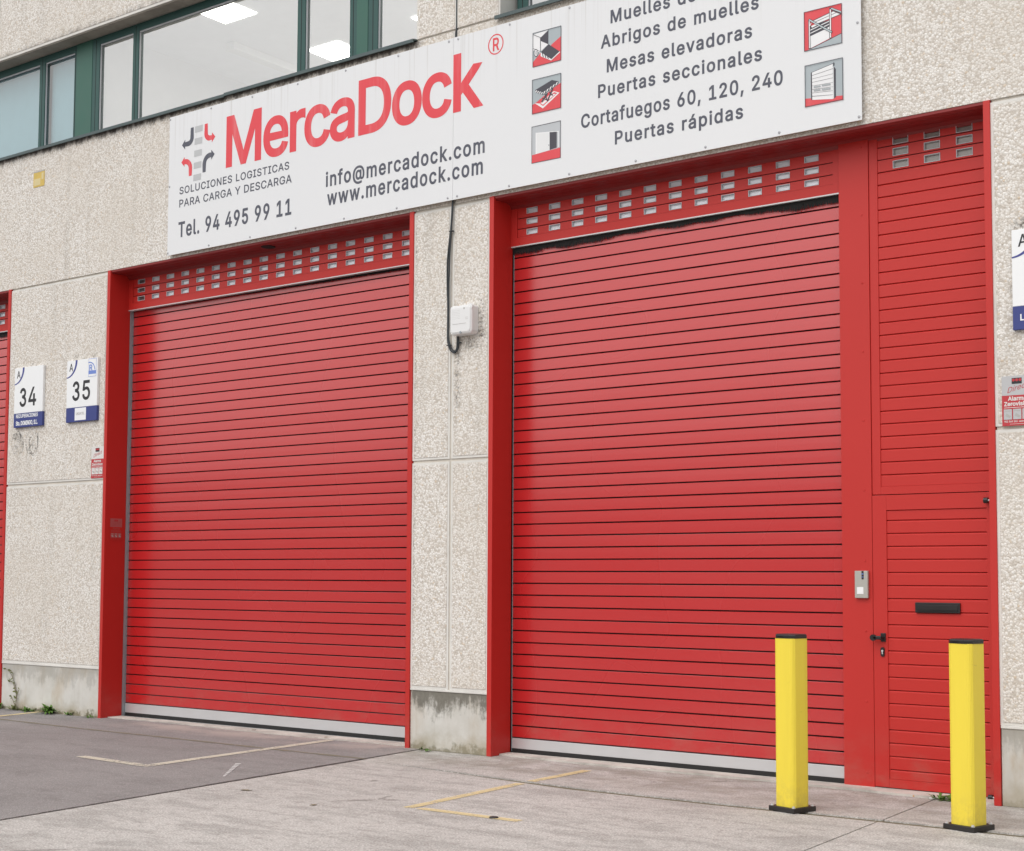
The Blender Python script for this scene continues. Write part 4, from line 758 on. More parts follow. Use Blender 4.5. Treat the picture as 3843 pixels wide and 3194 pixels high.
def curtain(x0, x1, y, z_rail, pitch, ztop, brush, tight=0):
    n = int(math.ceil((ztop - z_rail) / pitch)); mb = MB()
    f, g = slat_profile(z_rail + n * pitch, pitch, n, y)
    for i, pr in enumerate(f): mb.profile(pr, x0, x1, 0)
    for i, pr in enumerate(g):
        if i >= n - 1: pr = [(y + .002, pr[0][1]), (y + .002, z_rail)]
        elif i >= n - 1 - tight: pr = [pr[0], (y + .006, pr[0][1] - .002), (y + .006, pr[3][1] + .004), pr[3]]
        mb.profile(pr, x0, x1, 1)
    o = mb.build('roller_door', ['slat', 'groove'], B, False)
    MB().box(x0, x1, y - .006, y + .02, .050, z_rail - .0005, 0, .003).build('bottom_rail', 'alu', o)
    r = MB().profile([(y + .016, .049), (y - .004, .049), (y - .004, .024), (y - .010, .023), (y - .010, .014), (y + .016, .014)], x0, x1); r.build('rubber_seal', 'rubber', o)
    MB().box(x0 - .05, x0 + .002, .277, y - .014, .012, 4.55, 0).box(x0 - .05, x0 - .001, y - .0135, y - .010, .012, 4.55, 0).box(x0 - .05, x0 + .004, y - .0095, y - .002, .012, 4.55, 0).build('guide_rail', 'guide', o)
    MB().box(x1 - .004, x1 + .03, .277, y - .002, .012, 4.55).build('guide_rail', 'guide', o)
    if brush:
        mb = MB(); rb = random.Random(11); x = x0
        low = .064
        while x < x1:
            wv = .012 * math.sin(x * 2.3) + .010 * math.sin(x * 6.1 + 1) + .006 * math.sin(x * 17)
            if brush == 'lip': low, wv = .016 + .026 * (x - x0) / (x1 - x0), wv * .12
            ln = max(.012, low + wv + rb.uniform(-.008, .008) * (.25 if brush == 'lip' else 1)) + (.02 if x < x0 + .32 and brush == 'brush' else 0) * rb.random()
            wd = rb.uniform(.003, .008); dx = rb.uniform(-.006, .006); yy = y - .018 + rb.uniform(0, .008)
            mb.quad((x - wd, yy, 4.562), (x + wd, yy, 4.562), (x + wd * .3 + dx, yy - .004, 4.562 - ln), (x - wd * .3 + dx, yy - .004, 4.562 - ln))
            x += .0026
        mb.box(x0, x1, y - .016, y - .004, 4.545 if brush == 'lip' else 4.518, 4.575)
        mb.build('brush_seal', 'brush', o)
    return o
def threshold(x0, x1, seed):
    rt = random.Random(seed); pts = [(x0, .26), (x1, .26)]
    n = 60
    ph = rt.uniform(0, 6)
    for i in range(n + 1):
        x = x1 + (x0 - x1) * i / n; pts.append((x, .045 + .05 * (x1 - x) / (x1 - x0) + .022 * math.sin(x * 2 + ph) + rt.uniform(-.012, .012)))
    MB().column(pts, -.02, .016).build('threshold', 'lip', B)
    MB().box(x0, x1, .27, .6, -.02, .012).build('threshold_plate', 'steel', B)

D1 = (-13.356, -8.841); D2 = (-7.945, -3.437); D0 = (-19.70, -15.179)
for d in (D1, D2, D0): surround(*d)
x17 = [-13.095 + .2463 * k for k in range(17)]
t1 = transom(-13.305, -8.892, x17, (0,))
t2 = transom(-7.894, -4.703, [-7.664 + .2477 * k for k in range(12)], ())
t0 = transom(-19.65, -15.23, [-19.44 + .2463 * k for k in range(17)], ())
curtain(-13.302, -8.90, .322, .150, .10555, 4.70, 'lip', 2)
curtain(-7.889, -4.706, .291, .140, .10515, 4.62, 'brush')
curtain(-19.63, -15.235, .291, .140, .10515, 4.62, 'brush')
threshold(-13.30, -8.90, 1); threshold(-7.89, -3.49, 2); threshold(-19.6, -15.23, 3)
# hole in the lintel of the left door
MB().cyl((-10.914, .115, 4.9375), (0, 0, -1), .075, .004, 14, 0).build('hole', 'dark', B)
# pillar between the wide door and the entrance
mp = MB().box(-4.702, -4.4585, .230, .30, .012, 4.955, 0, .003).build('pillar', 'red', B)
for z in (4.87, 4.346, 3.82, 3.292, 2.765, 2.233, 1.70, 1.172, .645, .12):
    MB().cyl((-4.516, .2305, z), (0, -1, 0), .0095, .004, 10, 0, .006).build('rivet', 'red', mp)
# fixed panel above the entrance
def board_panel(name, xa, xb, za, zb, first, pitch, yf, xo0, xo1, zo0, zo1, yb):
    mb = MB()
    # frame
    mb.box(xo0, xa, yf, yf + .05, zo0, zo1, 0, .003); mb.box(xb, xo1, yf, yf + .05, zo0, zo1, 0, .003)
    mb.box(xa + .0003, xb - .0003, yf + .0006, yf + .05, zb, zo1 - .0003, 0); mb.box(xa + .0003, xb - .0003, yf + .0006, yf + .05, zo0 + .0003, za, 0)
    return mb
def boards(mb, xa, xb, za, zb, cuts, y, skip=()):
    zs = [zb] + cuts + [za]
    for i, (t, b) in enumerate(zip(zs, zs[1:])):
        if i in skip: continue
        lo = b + .0035 if b != za else b; hi = t - .0015 if t != zb else t
        mb.profile([(y + .014, t - .0008), (y + .0075, hi), (y + .0005, hi - .0075), (y, hi - .010), (y, lo + .002), (y + .003, lo), (y + .014, b + .0012)], xa, xb, 0)
        mb.profile([(y + .014, b + .0012), (y + .014, b - .0008)], xa, xb, 1)
mb = board_panel('', -4.388, -3.545, 2.256, 4.931, 0, 0, .238, -4.4565, -3.4875, 2.197, 4.956, 0)
cuts = [4.848 - .0963 * k for k in range(27)]; cuts = [c for c in cuts if c > 2.29]
boards(mb, -4.388, -3.545, 2.256, 4.931, cuts, .245, (0, 1, 2))
xs3 = (-4.204, -3.959, -3.714)
for (a, b, h) in ((4.848, 4.931, 4.884), (4.7517, 4.848, 4.796), (4.6554, 4.7517, 4.700)):
    slat_window(mb, a + .004, b - .004, xs3, .063, h - .031, h + .031, -4.388, -3.545, .245)
    mb.box(-4.388, -3.545, .257, .27, a - .0045, a + .0045, 1)
sp = mb.build('fixed_panel', ['red', 'groove'], B)
for h in (4.884, 4.796, 4.700):
    for x in xs3: pane(sp, x, h, .0615, .0295, .246, 'panebrown')
# entrance door
mb = board_panel('', -4.345, -3.59, .084, 2.079, 0, 0, .232, -4.4565, -3.4875, .022, 2.191, 0)
boards(mb, -4.345, -3.59, .084, 2.079, [2.0 - .0972 * k for k in range(20)], .240)
ed = mb.build('entrance_door', ['red', 'groove'], B)
mb = MB(); mb.box(-4.127, -3.79, .222, .2385, 1.316, 1.392, 0, .004); mb.box(-4.112, -3.805, .2185, .2215, 1.336, 1.374, 0, .002); mb.box(-4.112, -3.805, .214, .2183, 1.330, 1.335, 0)
mb.build('letter_slot', 'black', ed)
mb = MB(); mb.box(-4.398, -4.358, .222, .2315, 1.096, 1.160, 0, .004); mb.cyl((-4.378, .222, 1.126), (0, -1, 0), .012, .03, 12); mb.box(-4.440, -4.372, .170, .192, 1.112, 1.140, 0, .007); mb.cyl((-4.437, .170, 1.126), (0, 1, 0), .024, .022, 16)
mb.build('door_handle', 'black', ed)
mb = MB(); pts = [(-4.384 + .015 * math.cos(R(a)), 1.020 + (.020 if math.sin(R(a)) >= 0 else -.020) + .015 * math.sin(R(a))) for a in range(0, 360, 20)]
mb.prism(pts, .222, .2315, 0); mb.cyl((-4.384, .222, 1.028), (0, -1, 0), .008, .004, 12, 1); mb.box(-4.388, -4.380, .2185, .222, 1.004, 1.024, 1)
mb.build('lock', ['black', 'alu'], ed)
for z in (2.128, .024):
    MB().cyl((-3.592, .19, z), (1, 0, 0), .021, .03, 14, 0).cyl((-3.5615, .19, z), (1, 0, 0), .008, .07, 10, 1).cyl((-3.577, .19, z + .0), (0, 1, 0), .010, .04, 10, 0).build('hinge', ['black', 'alu'], ed)
mb = MB().box(-4.45, -3.49, .24, .33, .0165, .0205); mb.build('door_sill', 'dark', ed)

# ---------------------------------------------------------------- upper windows
YW = .20
def window(x0, x1, posts, frames, z0=6.66, z1=7.825, sill=None):
    # frames: list of (a, b) green uprights; panes fill between them
    mb = MB()
    for a, b in frames:
        mb.box(a, b, YW, YW + .07, z0, z1, 0, .004); c = (a + b) / 2
        if b - a < .14: mb.box(c - .004, c + .004, YW - .0008, YW + .001, z0 + .02, z1 - .02, 1)
    mb.box(x0, x1, YW + .003, YW + .066, z0 - .03, z0 + .028, 0); mb.box(x0, x1, YW + .003, YW + .066, z1 - .085, z1, 0)
    o = mb.build('window', ['green', 'dark'], B)
    for a, b in posts: MB().box(a, b, YW - .004, YW + .05, z0, z1 - .001, 0, .003).build('post', 'green2', o)
    ups = sorted(frames + posts); 
    for (a, b), (c, d) in zip(ups, ups[1:]):
        if c - b > .05:
            MB().quad((b - .005, YW + .034, z0 + .02), (c + .005, YW + .034, z0 + .02), (c + .005, YW + .034, z1 - .08), (b - .005, YW + .034, z1 - .08)).build('pane', 'glasstint' if c < -14.2 else 'glass', o)
            k = MB(); t = .009     # pale bead round the glass
            k.box(b, b + t, YW + .012, YW + .029, z0 + .028, z1 - .085); k.box(c - t, c, YW + .012, YW + .029, z0 + .028, z1 - .085)
            k.box(b + t, c - t, YW + .012, YW + .029, z1 - .099, z1 - .085); k.build('glazing_bead', 'rim', o)
    for s0, s1, dz in sill:
        yz = [(YW + .0, z0 - .003), (-.045, 6.604 + dz), (-.045, 6.572 + dz), (-.030, 6.572 + dz), (-.030, 6.594 + dz), (YW, z0 - .018)]
        k = MB(); n = len(yz); k.add([(s0, y, z) for y, z in yz] + [(s1, y, z) for y, z in yz], [tuple(range(n))[::-1], tuple(range(n, 2 * n))] + [(i, (i + 1) % n, (i + 1) % n + n, i + n) for i in range(n)])
        k.build('sill', 'sillmetal', o)
    return o
window(-23.5, -8.84, [(-14.297, -14.0), (-9.79, -9.64)], [(-18.2, -18.1), (-15.022, -14.912), (-14.34, -14.2975), (-13.9995, -13.868), (-13.265, -13.165), (-10.625, -10.510), (-9.888, -9.7905), (-9.6395, -9.51), (-8.90, -8.84)],
       sill=[(-23.5, -11.452, -.004), (-11.4515, -8.84, .006)])
window(-7.845, -2.9, [], [(-7.80, -7.68), (-6.9, -6.8), (-5.2, -5.1), (-3.6, -3.5), (-2.96, -2.9)], sill=[(-7.875, -2.9, .0)])
MB().box(-7.851, -7.846, .006, .26, 6.612, 7.84).build('window_reveal', 'margin', B)
# rooms behind the upper windows
for xa, xb in ((-14.0, -8.4), (-23.4, -14.1), (-7.9, -2.8)):
    MB().box(xa, xb, .30, 6.9, 7.955, 8.05).build('room_ceiling', 'ceil', B); MB().box(xa, xb, .30, 6.9, 5.8, 5.9).build('room_floor', 'carpet', B)
    for b in ((xa, xb, 6.9, 7.0, 5.9, 8.05), (xa - .05, xa, .30, 6.9, 5.9, 8.05), (xb, xb + .05, .30, 6.9, 5.9, 8.05), (xa, xb, .29, .33, 5.9, 6.63), (xa, xb, .29, .33, 7.83, 7.95)): MB().box(*b).build('room_wall', 'room', B)
pl = [(-12.62, .50, 'square lit ceiling panel at the top edge of the wide upper window'),
      (-12.475, 2.17, 'square lit ceiling panel seen in the pane left of the green double post'),
      (-10.77, 2.15, 'lit ceiling panel just showing beside the pebble pier')]
GL_ = 'lit square ceiling panels behind the upper window'
for i, (x, y, lb) in enumerate(pl):
    o = MB().box(x, x + .52, y, y + .50, 7.943, 7.954).build('ceiling_light', 'lamp'); rebase(o, (x + .26, y + .25, 7.954)); tag(o, lb, 'ceiling light', GL_)
for i, (x, y) in enumerate(((-10.2, 4.2), (-12.4, 4.4), (-11.2, 5.9), (-9.3, .8), (-9.2, 2.6), (-13.6, 5.6))):  # further panels out of view, added to brighten the room
    o = MB().box(x, x + .52, y, y + .50, 7.943, 7.954).build('ceiling_light', 'lamp'); rebase(o, (x + .26, y + .25, 7.954)); tag(o, 'unseen lit ceiling panel added to brighten the upper room', 'ceiling light', GL_)
o = MB().box(-13.10, -12.96, 1.44, 5.2, 7.86, 7.954, 0, .005).build('cable_trunking', 'boxwhite'); rebase(o, (-13.0, 3.3, 7.954)); tag(o, 'long white trunking running under the ceiling behind the wide window', 'trunking')
for x0, x1, lb in ((-18.09, -15.03, 'pale blue-grey blind behind the leftmost upper pane'), (-14.905, -14.345, 'narrow pale blue blind between the green posts')):
    mb = MB(); mb.box(x0, x1, .30, .303, 6.66, 7.73); mb.box(x0, x1, .292, .308, 6.645, 6.66); mb.cyl((x0, .31, 7.75), (1, 0, 0), .022, x1 - x0, 10)
    o = mb.build('window_blind', 'blind'); rebase(o, ((x0 + x1) / 2, .31, 7.77)); tag(o, lb, 'blind', 'blinds at the upper window')

PICTOS = [
((-7.442,-7.136,6.037,6.344),[
 ('g',[(0.007,0.997),(1.000,1.000),(0.997,0.005),(0.000,0.000)]),
 ('r',[(0.997,0.710),(0.657,0.530),(0.549,0.361),(0.271,0.367),(0.000,0.155),(0.000,0.000),(0.997,0.005)]),
 ('w',[(0.016,0.958),(0.275,0.814),(0.275,0.413),(0.010,0.553)]),
 ('w',[(0.016,0.964),(0.542,0.980),(0.275,0.817)]),
 ('k',[(0.275,0.814),(0.549,0.971),(0.549,0.560),(0.284,0.716)]),
 ('w',[(0.284,0.710),(0.542,0.563),(0.284,0.413)]),
 ('k',[(0.559,0.560),(0.941,0.269),(0.660,0.103),(0.284,0.387)]),
 ('w',[(0.941,0.269),(0.967,0.246),(0.650,0.067),(0.281,0.269),(0.284,0.387),(0.660,0.103)]),
 ('k',[(0.324,0.364),(0.359,0.341),(0.392,0.214),(0.356,0.233)]),
 ('k',[(0.415,0.295),(0.451,0.272),(0.484,0.171),(0.444,0.191)]),
 ('k',[(0.503,0.227),(0.542,0.204),(0.572,0.129),(0.536,0.148)]),
 ('w',[(0.016,0.540),(0.255,0.409),(0.255,0.383),(0.020,0.494)]),
 ('k',[(0.196,0.383),(0.186,0.338),(0.167,0.302),(0.137,0.285),(0.101,0.292),(0.072,0.321),(0.052,0.367),(0.042,0.416),(0.052,0.465),(0.072,0.501),(0.101,0.517),(0.134,0.507),(0.167,0.481),(0.186,0.436)]),
 ('w',[(0.176,0.390),(0.170,0.351),(0.154,0.321),(0.131,0.308),(0.108,0.312),(0.085,0.334),(0.069,0.370),(0.062,0.413),(0.069,0.452),(0.085,0.481),(0.105,0.494),(0.131,0.488),(0.154,0.465),(0.170,0.429)]),
 ('k',[(0.150,0.393),(0.147,0.374),(0.141,0.357),(0.127,0.347),(0.118,0.351),(0.105,0.364),(0.098,0.383),(0.095,0.406),(0.098,0.429),(0.105,0.445),(0.114,0.452),(0.127,0.449),(0.141,0.436),(0.147,0.416)]),
 ('w',[(0.137,0.396),(0.137,0.383),(0.131,0.370),(0.127,0.367),(0.118,0.367),(0.111,0.377),(0.108,0.390),(0.108,0.403),(0.108,0.419),(0.111,0.429),(0.118,0.436),(0.124,0.432),(0.131,0.426),(0.137,0.413)]),
 ('k',[(0.265,0.821),(0.268,0.409),(0.284,0.406),(0.281,0.817)]),
 ('k',[(0.013,0.954),(0.271,0.811),(0.278,0.821),(0.020,0.964)]),
 ('k',[(0.010,0.546),(0.275,0.403),(0.278,0.413),(0.013,0.556)]),
]),
((-7.446,-7.136,5.617,5.925),[
 ('g',[(0.003,0.995),(1.000,1.000),(0.997,0.002),(0.000,0.000)]),
 ('r',[(1.000,0.730),(0.742,0.629),(0.100,0.303),(0.000,0.277),(0.000,0.000),(0.997,0.002)]),
 ('w',[(0.087,0.312),(0.271,0.264),(0.742,0.532),(0.942,0.448),(0.371,0.105)]),
 ('r',[(0.271,0.257),(0.758,0.500),(0.865,0.451),(0.377,0.173)]),
 ('w',[(0.300,0.264),(0.561,0.377),(0.713,0.451),(0.819,0.442),(0.377,0.212)]),
 ('k',[(0.352,0.280),(0.552,0.497),(0.510,0.526),(0.310,0.312)]),
 ('k',[(0.555,0.270),(0.735,0.604),(0.690,0.626),(0.510,0.296)]),
 ('k',[(0.426,0.516),(0.513,0.280),(0.548,0.283),(0.461,0.516)]),
 ('k',[(0.577,0.529),(0.697,0.403),(0.729,0.422),(0.606,0.549)]),
 ('k',[(0.342,0.396),(0.494,0.316),(0.506,0.338),(0.352,0.419)]),
 ('k',[(0.113,0.691),(0.681,0.862),(0.910,0.778),(0.377,0.574)]),
 ('k',[(0.113,0.691),(0.377,0.574),(0.377,0.500),(0.100,0.633)]),
 ('k',[(0.377,0.574),(0.910,0.778),(0.900,0.710),(0.377,0.500)]),
 ('w',[(0.139,0.672),(0.174,0.659),(0.135,0.613),(0.103,0.629)]),
 ('w',[(0.206,0.642),(0.239,0.629),(0.206,0.581),(0.171,0.597)]),
 ('w',[(0.271,0.613),(0.303,0.597),(0.277,0.552),(0.242,0.565)]),
 ('w',[(0.339,0.584),(0.371,0.568),(0.345,0.519),(0.310,0.536)]),
 ('w',[(0.419,0.581),(0.474,0.604),(0.435,0.526),(0.381,0.506)]),
 ('w',[(0.526,0.623),(0.581,0.646),(0.539,0.568),(0.487,0.549)]),
 ('w',[(0.632,0.665),(0.687,0.688),(0.645,0.610),(0.594,0.587)]),
 ('w',[(0.739,0.707),(0.794,0.727),(0.748,0.649),(0.697,0.629)]),
 ('w',[(0.845,0.749),(0.900,0.769),(0.855,0.691),(0.800,0.672)]),
]),
((-7.451,-7.139,5.179,5.507),[
 ('l',[(0.002,0.997),(1.000,1.000),(0.998,0.005),(0.000,0.000)]),
 ('w',[(0.136,0.817),(0.928,0.731),(0.928,0.713),(0.615,0.747),(0.618,0.270),(0.139,0.237)]),
 ('v',[(0.181,0.783),(0.612,0.737),(0.612,0.279),(0.184,0.246)]),
 ('k',[(0.621,0.750),(0.864,0.722),(0.864,0.295),(0.625,0.270)]),
 ('w',[(0.903,0.716),(0.928,0.713),(0.931,0.298),(0.909,0.295)]),
 ('k',[(0.586,0.426),(0.586,0.389),(0.602,0.386),(0.602,0.423)]),
 ('r',[(0.008,0.227),(0.998,0.279),(0.998,0.005),(0.000,0.000)]),
]),
((-4.848,-4.535,5.615,5.925),[
 ('r',[(0.000,1.000),(1.000,0.997),(0.998,0.000),(0.000,0.002)]),
 ('g',[(0.989,0.250),(0.998,0.000),(0.000,0.002),(0.157,0.037)]),
 ('k',[(0.998,0.260),(0.134,0.040),(0.141,0.024),(1.000,0.244)]),
 ('w',[(0.160,0.357),(0.682,0.480),(0.678,0.192),(0.163,0.053)]),
 ('k',[(0.157,0.619),(0.694,0.654),(0.688,0.473),(0.160,0.357)]),
 ('w',[(0.237,0.732),(0.768,0.848),(0.960,0.732),(0.339,0.628)]),
 ('k',[(0.288,0.680),(0.854,0.790),(0.848,0.800),(0.282,0.693)]),
 ('k',[(0.342,0.619),(0.963,0.722),(0.957,0.735),(0.336,0.632)]),
 ('k',[(0.240,0.725),(0.771,0.845),(0.765,0.858),(0.234,0.742)]),
 ('w',[(0.166,0.499),(0.688,0.619),(0.678,0.638),(0.157,0.519)]),
 ('w',[(0.166,0.418),(0.688,0.541),(0.678,0.561),(0.157,0.438)]),
 ('w',[(0.189,0.609),(0.323,0.635),(0.349,0.593),(0.211,0.561)]),
 ('w',[(0.598,0.454),(0.675,0.489),(0.675,0.409)]),
 ('k',[(0.115,0.787),(0.118,0.053),(0.170,0.044),(0.163,0.777)]),
 ('w',[(0.131,0.758),(0.134,0.060),(0.157,0.057),(0.154,0.751)]),
 ('k',[(0.675,0.952),(0.669,0.192),(0.720,0.183),(0.726,0.939)]),
 ('w',[(0.688,0.913),(0.685,0.205),(0.714,0.199),(0.717,0.906)]),
 ('k',[(0.704,0.919),(0.986,0.745),(1.000,0.790),(0.723,0.964)]),
 ('b',[(0.717,0.919),(0.989,0.758),(1.000,0.780),(0.730,0.945)]),
 ('k',[(0.739,0.874),(0.992,0.716),(0.998,0.732),(0.746,0.890)]),
 ('k',[(0.115,0.767),(0.726,0.305),(0.755,0.347),(0.144,0.809)]),
 ('b',[(0.131,0.767),(0.720,0.321),(0.736,0.344),(0.147,0.790)]),
 ('w',[(0.157,0.603),(0.208,0.683),(0.192,0.693),(0.141,0.612)]),
]),
((-4.844,-4.530,5.176,5.502),[
 ('g',[(0.000,1.000),(0.998,0.997),(1.000,0.000),(0.002,0.003)]),
 ('r',[(0.005,0.212),(0.992,0.104),(1.000,0.000),(0.002,0.003)]),
 ('k',[(0.154,0.798),(0.186,0.816),(0.189,0.150),(0.158,0.156)]),
 ('k',[(0.740,0.831),(0.766,0.825),(0.811,0.767),(0.807,0.101),(0.756,0.071)]),
 ('w',[(0.740,0.831),(0.753,0.828),(0.756,0.077),(0.740,0.074)]),
 ('w',[(0.186,0.804),(0.731,0.905),(0.734,0.067),(0.189,0.150)]),
 ('k',[(0.164,0.801),(0.740,0.905),(0.734,0.917),(0.158,0.810)]),
 ('k',[(0.744,0.936),(0.779,0.920),(0.779,0.856),(0.756,0.837),(0.744,0.865)]),
 ('k',[(0.164,0.794),(0.167,0.153),(0.177,0.153),(0.174,0.794)]),
 ('k',[(0.193,0.727),(0.737,0.785),(0.734,0.794),(0.189,0.736)]),
 ('k',[(0.193,0.647),(0.737,0.663),(0.734,0.669),(0.189,0.653)]),
 ('k',[(0.189,0.564),(0.734,0.567),(0.734,0.574),(0.189,0.571)]),
 ('k',[(0.189,0.479),(0.734,0.457),(0.731,0.463),(0.189,0.485)]),
 ('k',[(0.189,0.396),(0.731,0.356),(0.731,0.362),(0.189,0.402)]),
 ('k',[(0.189,0.310),(0.731,0.261),(0.731,0.267),(0.186,0.316)]),
 ('k',[(0.186,0.230),(0.731,0.166),(0.731,0.172),(0.186,0.239)]),
 ('c',[(0.247,0.423),(0.403,0.417),(0.396,0.454),(0.240,0.463)]),
 ('c',[(0.263,0.439),(0.263,0.433),(0.256,0.426),(0.250,0.423),(0.240,0.426),(0.234,0.429),(0.228,0.439),(0.228,0.448),(0.228,0.454),(0.234,0.460),(0.240,0.460),(0.250,0.460),(0.256,0.454),(0.263,0.448)]),
 ('c',[(0.416,0.433),(0.416,0.423),(0.409,0.417),(0.403,0.417),(0.393,0.417),(0.387,0.423),(0.381,0.429),(0.381,0.439),(0.381,0.445),(0.387,0.451),(0.393,0.454),(0.403,0.451),(0.409,0.448),(0.416,0.439)]),
 ('c',[(0.463,0.420),(0.667,0.411),(0.661,0.448),(0.457,0.457)]),
 ('c',[(0.479,0.436),(0.476,0.429),(0.473,0.423),(0.467,0.420),(0.457,0.423),(0.451,0.426),(0.444,0.436),(0.444,0.442),(0.444,0.451),(0.451,0.457),(0.457,0.457),(0.467,0.457),(0.473,0.451),(0.476,0.445)]),
 ('c',[(0.680,0.423),(0.680,0.417),(0.674,0.411),(0.667,0.411),(0.658,0.411),(0.651,0.417),(0.648,0.423),(0.645,0.433),(0.648,0.439),(0.651,0.445),(0.661,0.448),(0.667,0.445),(0.674,0.442),(0.680,0.433)]),
 ('c',[(0.247,0.344),(0.400,0.331),(0.396,0.371),(0.240,0.380)]),
 ('c',[(0.263,0.359),(0.260,0.350),(0.256,0.347),(0.247,0.344),(0.240,0.344),(0.231,0.350),(0.228,0.356),(0.225,0.365),(0.228,0.374),(0.234,0.377),(0.240,0.380),(0.247,0.380),(0.256,0.374),(0.260,0.368)]),
 ('c',[(0.416,0.347),(0.412,0.340),(0.409,0.334),(0.403,0.331),(0.393,0.334),(0.387,0.337),(0.381,0.347),(0.381,0.356),(0.381,0.362),(0.387,0.368),(0.393,0.371),(0.403,0.368),(0.409,0.362),(0.416,0.356)]),
 ('c',[(0.463,0.322),(0.664,0.310),(0.661,0.347),(0.457,0.362)]),
 ('c',[(0.479,0.337),(0.476,0.331),(0.473,0.325),(0.463,0.322),(0.457,0.325),(0.447,0.331),(0.444,0.337),(0.441,0.347),(0.444,0.353),(0.447,0.359),(0.457,0.362),(0.463,0.359),(0.473,0.356),(0.476,0.347)]),
 ('c',[(0.680,0.325),(0.677,0.316),(0.674,0.313),(0.667,0.310),(0.658,0.310),(0.651,0.316),(0.645,0.322),(0.645,0.331),(0.645,0.340),(0.651,0.344),(0.658,0.347),(0.667,0.347),(0.674,0.340),(0.680,0.334)]),
]),
]

# ================================================================ THE SIGN
YS = -.045                                    # front of the sheets
S = thing('sign_board', 'wide white shop sign with red and grey lettering above two red roller doors', 'sign', (-8.34, -.02, 4.995))
for a, b in ((-12.302, -8.345), (-8.3425, -4.384)):
    MB().box(a, b, YS, YS + .006, 4.995, 6.507, 0, .0012).build('sheet', 'sign', S)
for z in (5.022, 5.745, 6.483): MB().box(-12.27, -4.42, YS + .0062, -.001, z - .02, z + .02).build('batten', 'signback', S)
xs = [-12.29 + .0, -11.639, -11.014, -10.357, -9.70, -9.02, -8.40, -8.29, -7.698, -7.05, -6.378, -5.718, -5.066, -4.407]
for z in (5.022, 6.483):
    for x in xs:
        MB().cyl((x, YS, z), (0, -1, 0), .011, .003, 12, 0).cyl((x, YS - .003, z), (0, -1, 0), .008, .003, 10, 0, .003).build('screw', 'screw', S)
for x in (-12.284, -4.412): MB().cyl((x, YS, 5.745), (0, -1, 0), .011, .003, 12, 0).cyl((x, YS - .003, 5.745), (0, -1, 0), .008, .003, 10, 0, .003).build('screw', 'screw', S)
yl = YS - .0012
lettering('lettering', 'MercaDock', -11.397, -8.002, 5.818, .510, yl, 'signred', S, -.03, .0165, 6)
o = MB(); ring(o, -7.855, 6.338, .087, .094, .011, yl); o = o.build('registered_mark', 'signred', S)
lettering('lettering', 'R', -7.888, -7.816, 6.281, .114, yl, 'signred', S, 0, .003, 4)
T = lambda *a, **k: lettering('lettering', *a, **k)
T('SOLUCIONES LOGISTICAS', -12.120, -10.462, 5.636, .076, yl, 'signgrey', S, .04, 0.0019)
T('PARA CARGA Y DESCARGA', -12.119, -10.424, 5.496, .079, yl, 'signgrey', S, .03, 0.0019)
T('Tel. 94 495 99 11', -12.126, -10.422, 5.174, .155, yl, 'signgrey', S, .06, 0.0056)
T('info@mercadock.com', -9.950, -7.974, 5.374, .138, yl, 'signgrey', S, .065, 0.0048)
T('www.mercadock.com', -9.928, -7.994, 5.185, .140, yl, 'signgrey', S, .065, 0.0048)
T('Muelles de', -6.628, -5.800, 6.250, .107, yl, 'signgrey', S, .065, 0.0041)
T('Abrigos de muelles', -6.725, -5.236, 6.052, .105, yl, 'signgrey', S, .065, 0.0041)
T('Mesas elevadoras', -6.666, -5.296, 5.834, .109, yl, 'signgrey', S, .065, 0.0041)
T('Puertas seccionales', -6.754, -5.210, 5.630, .107, yl, 'signgrey', S, .065, 0.0041)
T('Cortafuegos 60, 120, 240', -6.928, -5.032, 5.400, .112, yl, 'signgrey', S, .055, 0.0040)
T('Puertas rápidas', -6.584, -5.378, 5.199, .107, yl, 'signgrey', S, .065, 0.0041)
# road-arrow emblem
for k in range(5):
    z = 6.332 - .130 * k; x = -11.888 - .0033 * k; mb = MB()
    mb.add([(x, yl, z), (x + .121, yl, z), (x + .119, yl, z - .068), (x - .001, yl, z - .068)], [(0, 1, 2, 3)])
    mb.build('emblem_bar', 'emgrey', S)
def arrow(xs_, ze, xh, zc, mat, up):
    # a bent arrow: stem at xs_ from height ze, bending towards the head tip xh at height zc
    sgn = 1 if xh > xs_ else -1; hw = .0235; hl = .052; r = .085 if up else .06
    c = []
    v = 1 if ze > zc else -1
    n = 10
    xe = xh - sgn * hl
    cx, cz = xs_ + sgn * r, zc + v * r
    inner = [(xs_ + sgn * hw, ze)]; outer = [(xs_ - sgn * hw, ze)]
    for i in range(n + 1):
        a = math.pi / 2 * i / n
        inner.append((cx - sgn * (r - hw - .004) * math.cos(a), cz - v * (r - hw - .004) * math.sin(a)))
        outer.append((cx - sgn * (r + hw + .004) * math.cos(a), cz - v * (r + hw + .004) * math.sin(a)))
    inner.append((xe, zc + v * hw)); outer.append((xe, zc - v * hw))
    mb = MB()
    for (a, b), (c_, d) in zip(zip(inner, outer), zip(inner[1:], outer[1:])):
        mb.quad((a[0], yl, a[1]), (b[0], yl, b[1]), (d[0], yl, d[1]), (c_[0], yl, c_[1]))
    mb.poly([(xe - sgn * .0, yl, zc + .054), (xh, yl, zc), (xe, yl, zc - .054)])
    return mb.build('emblem_arrow', mat, S)
arrow(-11.934, 6.331, -12.094, 6.166, 'signgrey', False); arrow(-11.713, 6.331, -11.568, 6.168, 'signred', False)
arrow(-11.952, 5.811, -12.099, 5.978, 'signred', True); arrow(-11.733, 5.814, -11.574, 5.983, 'signgrey', True)
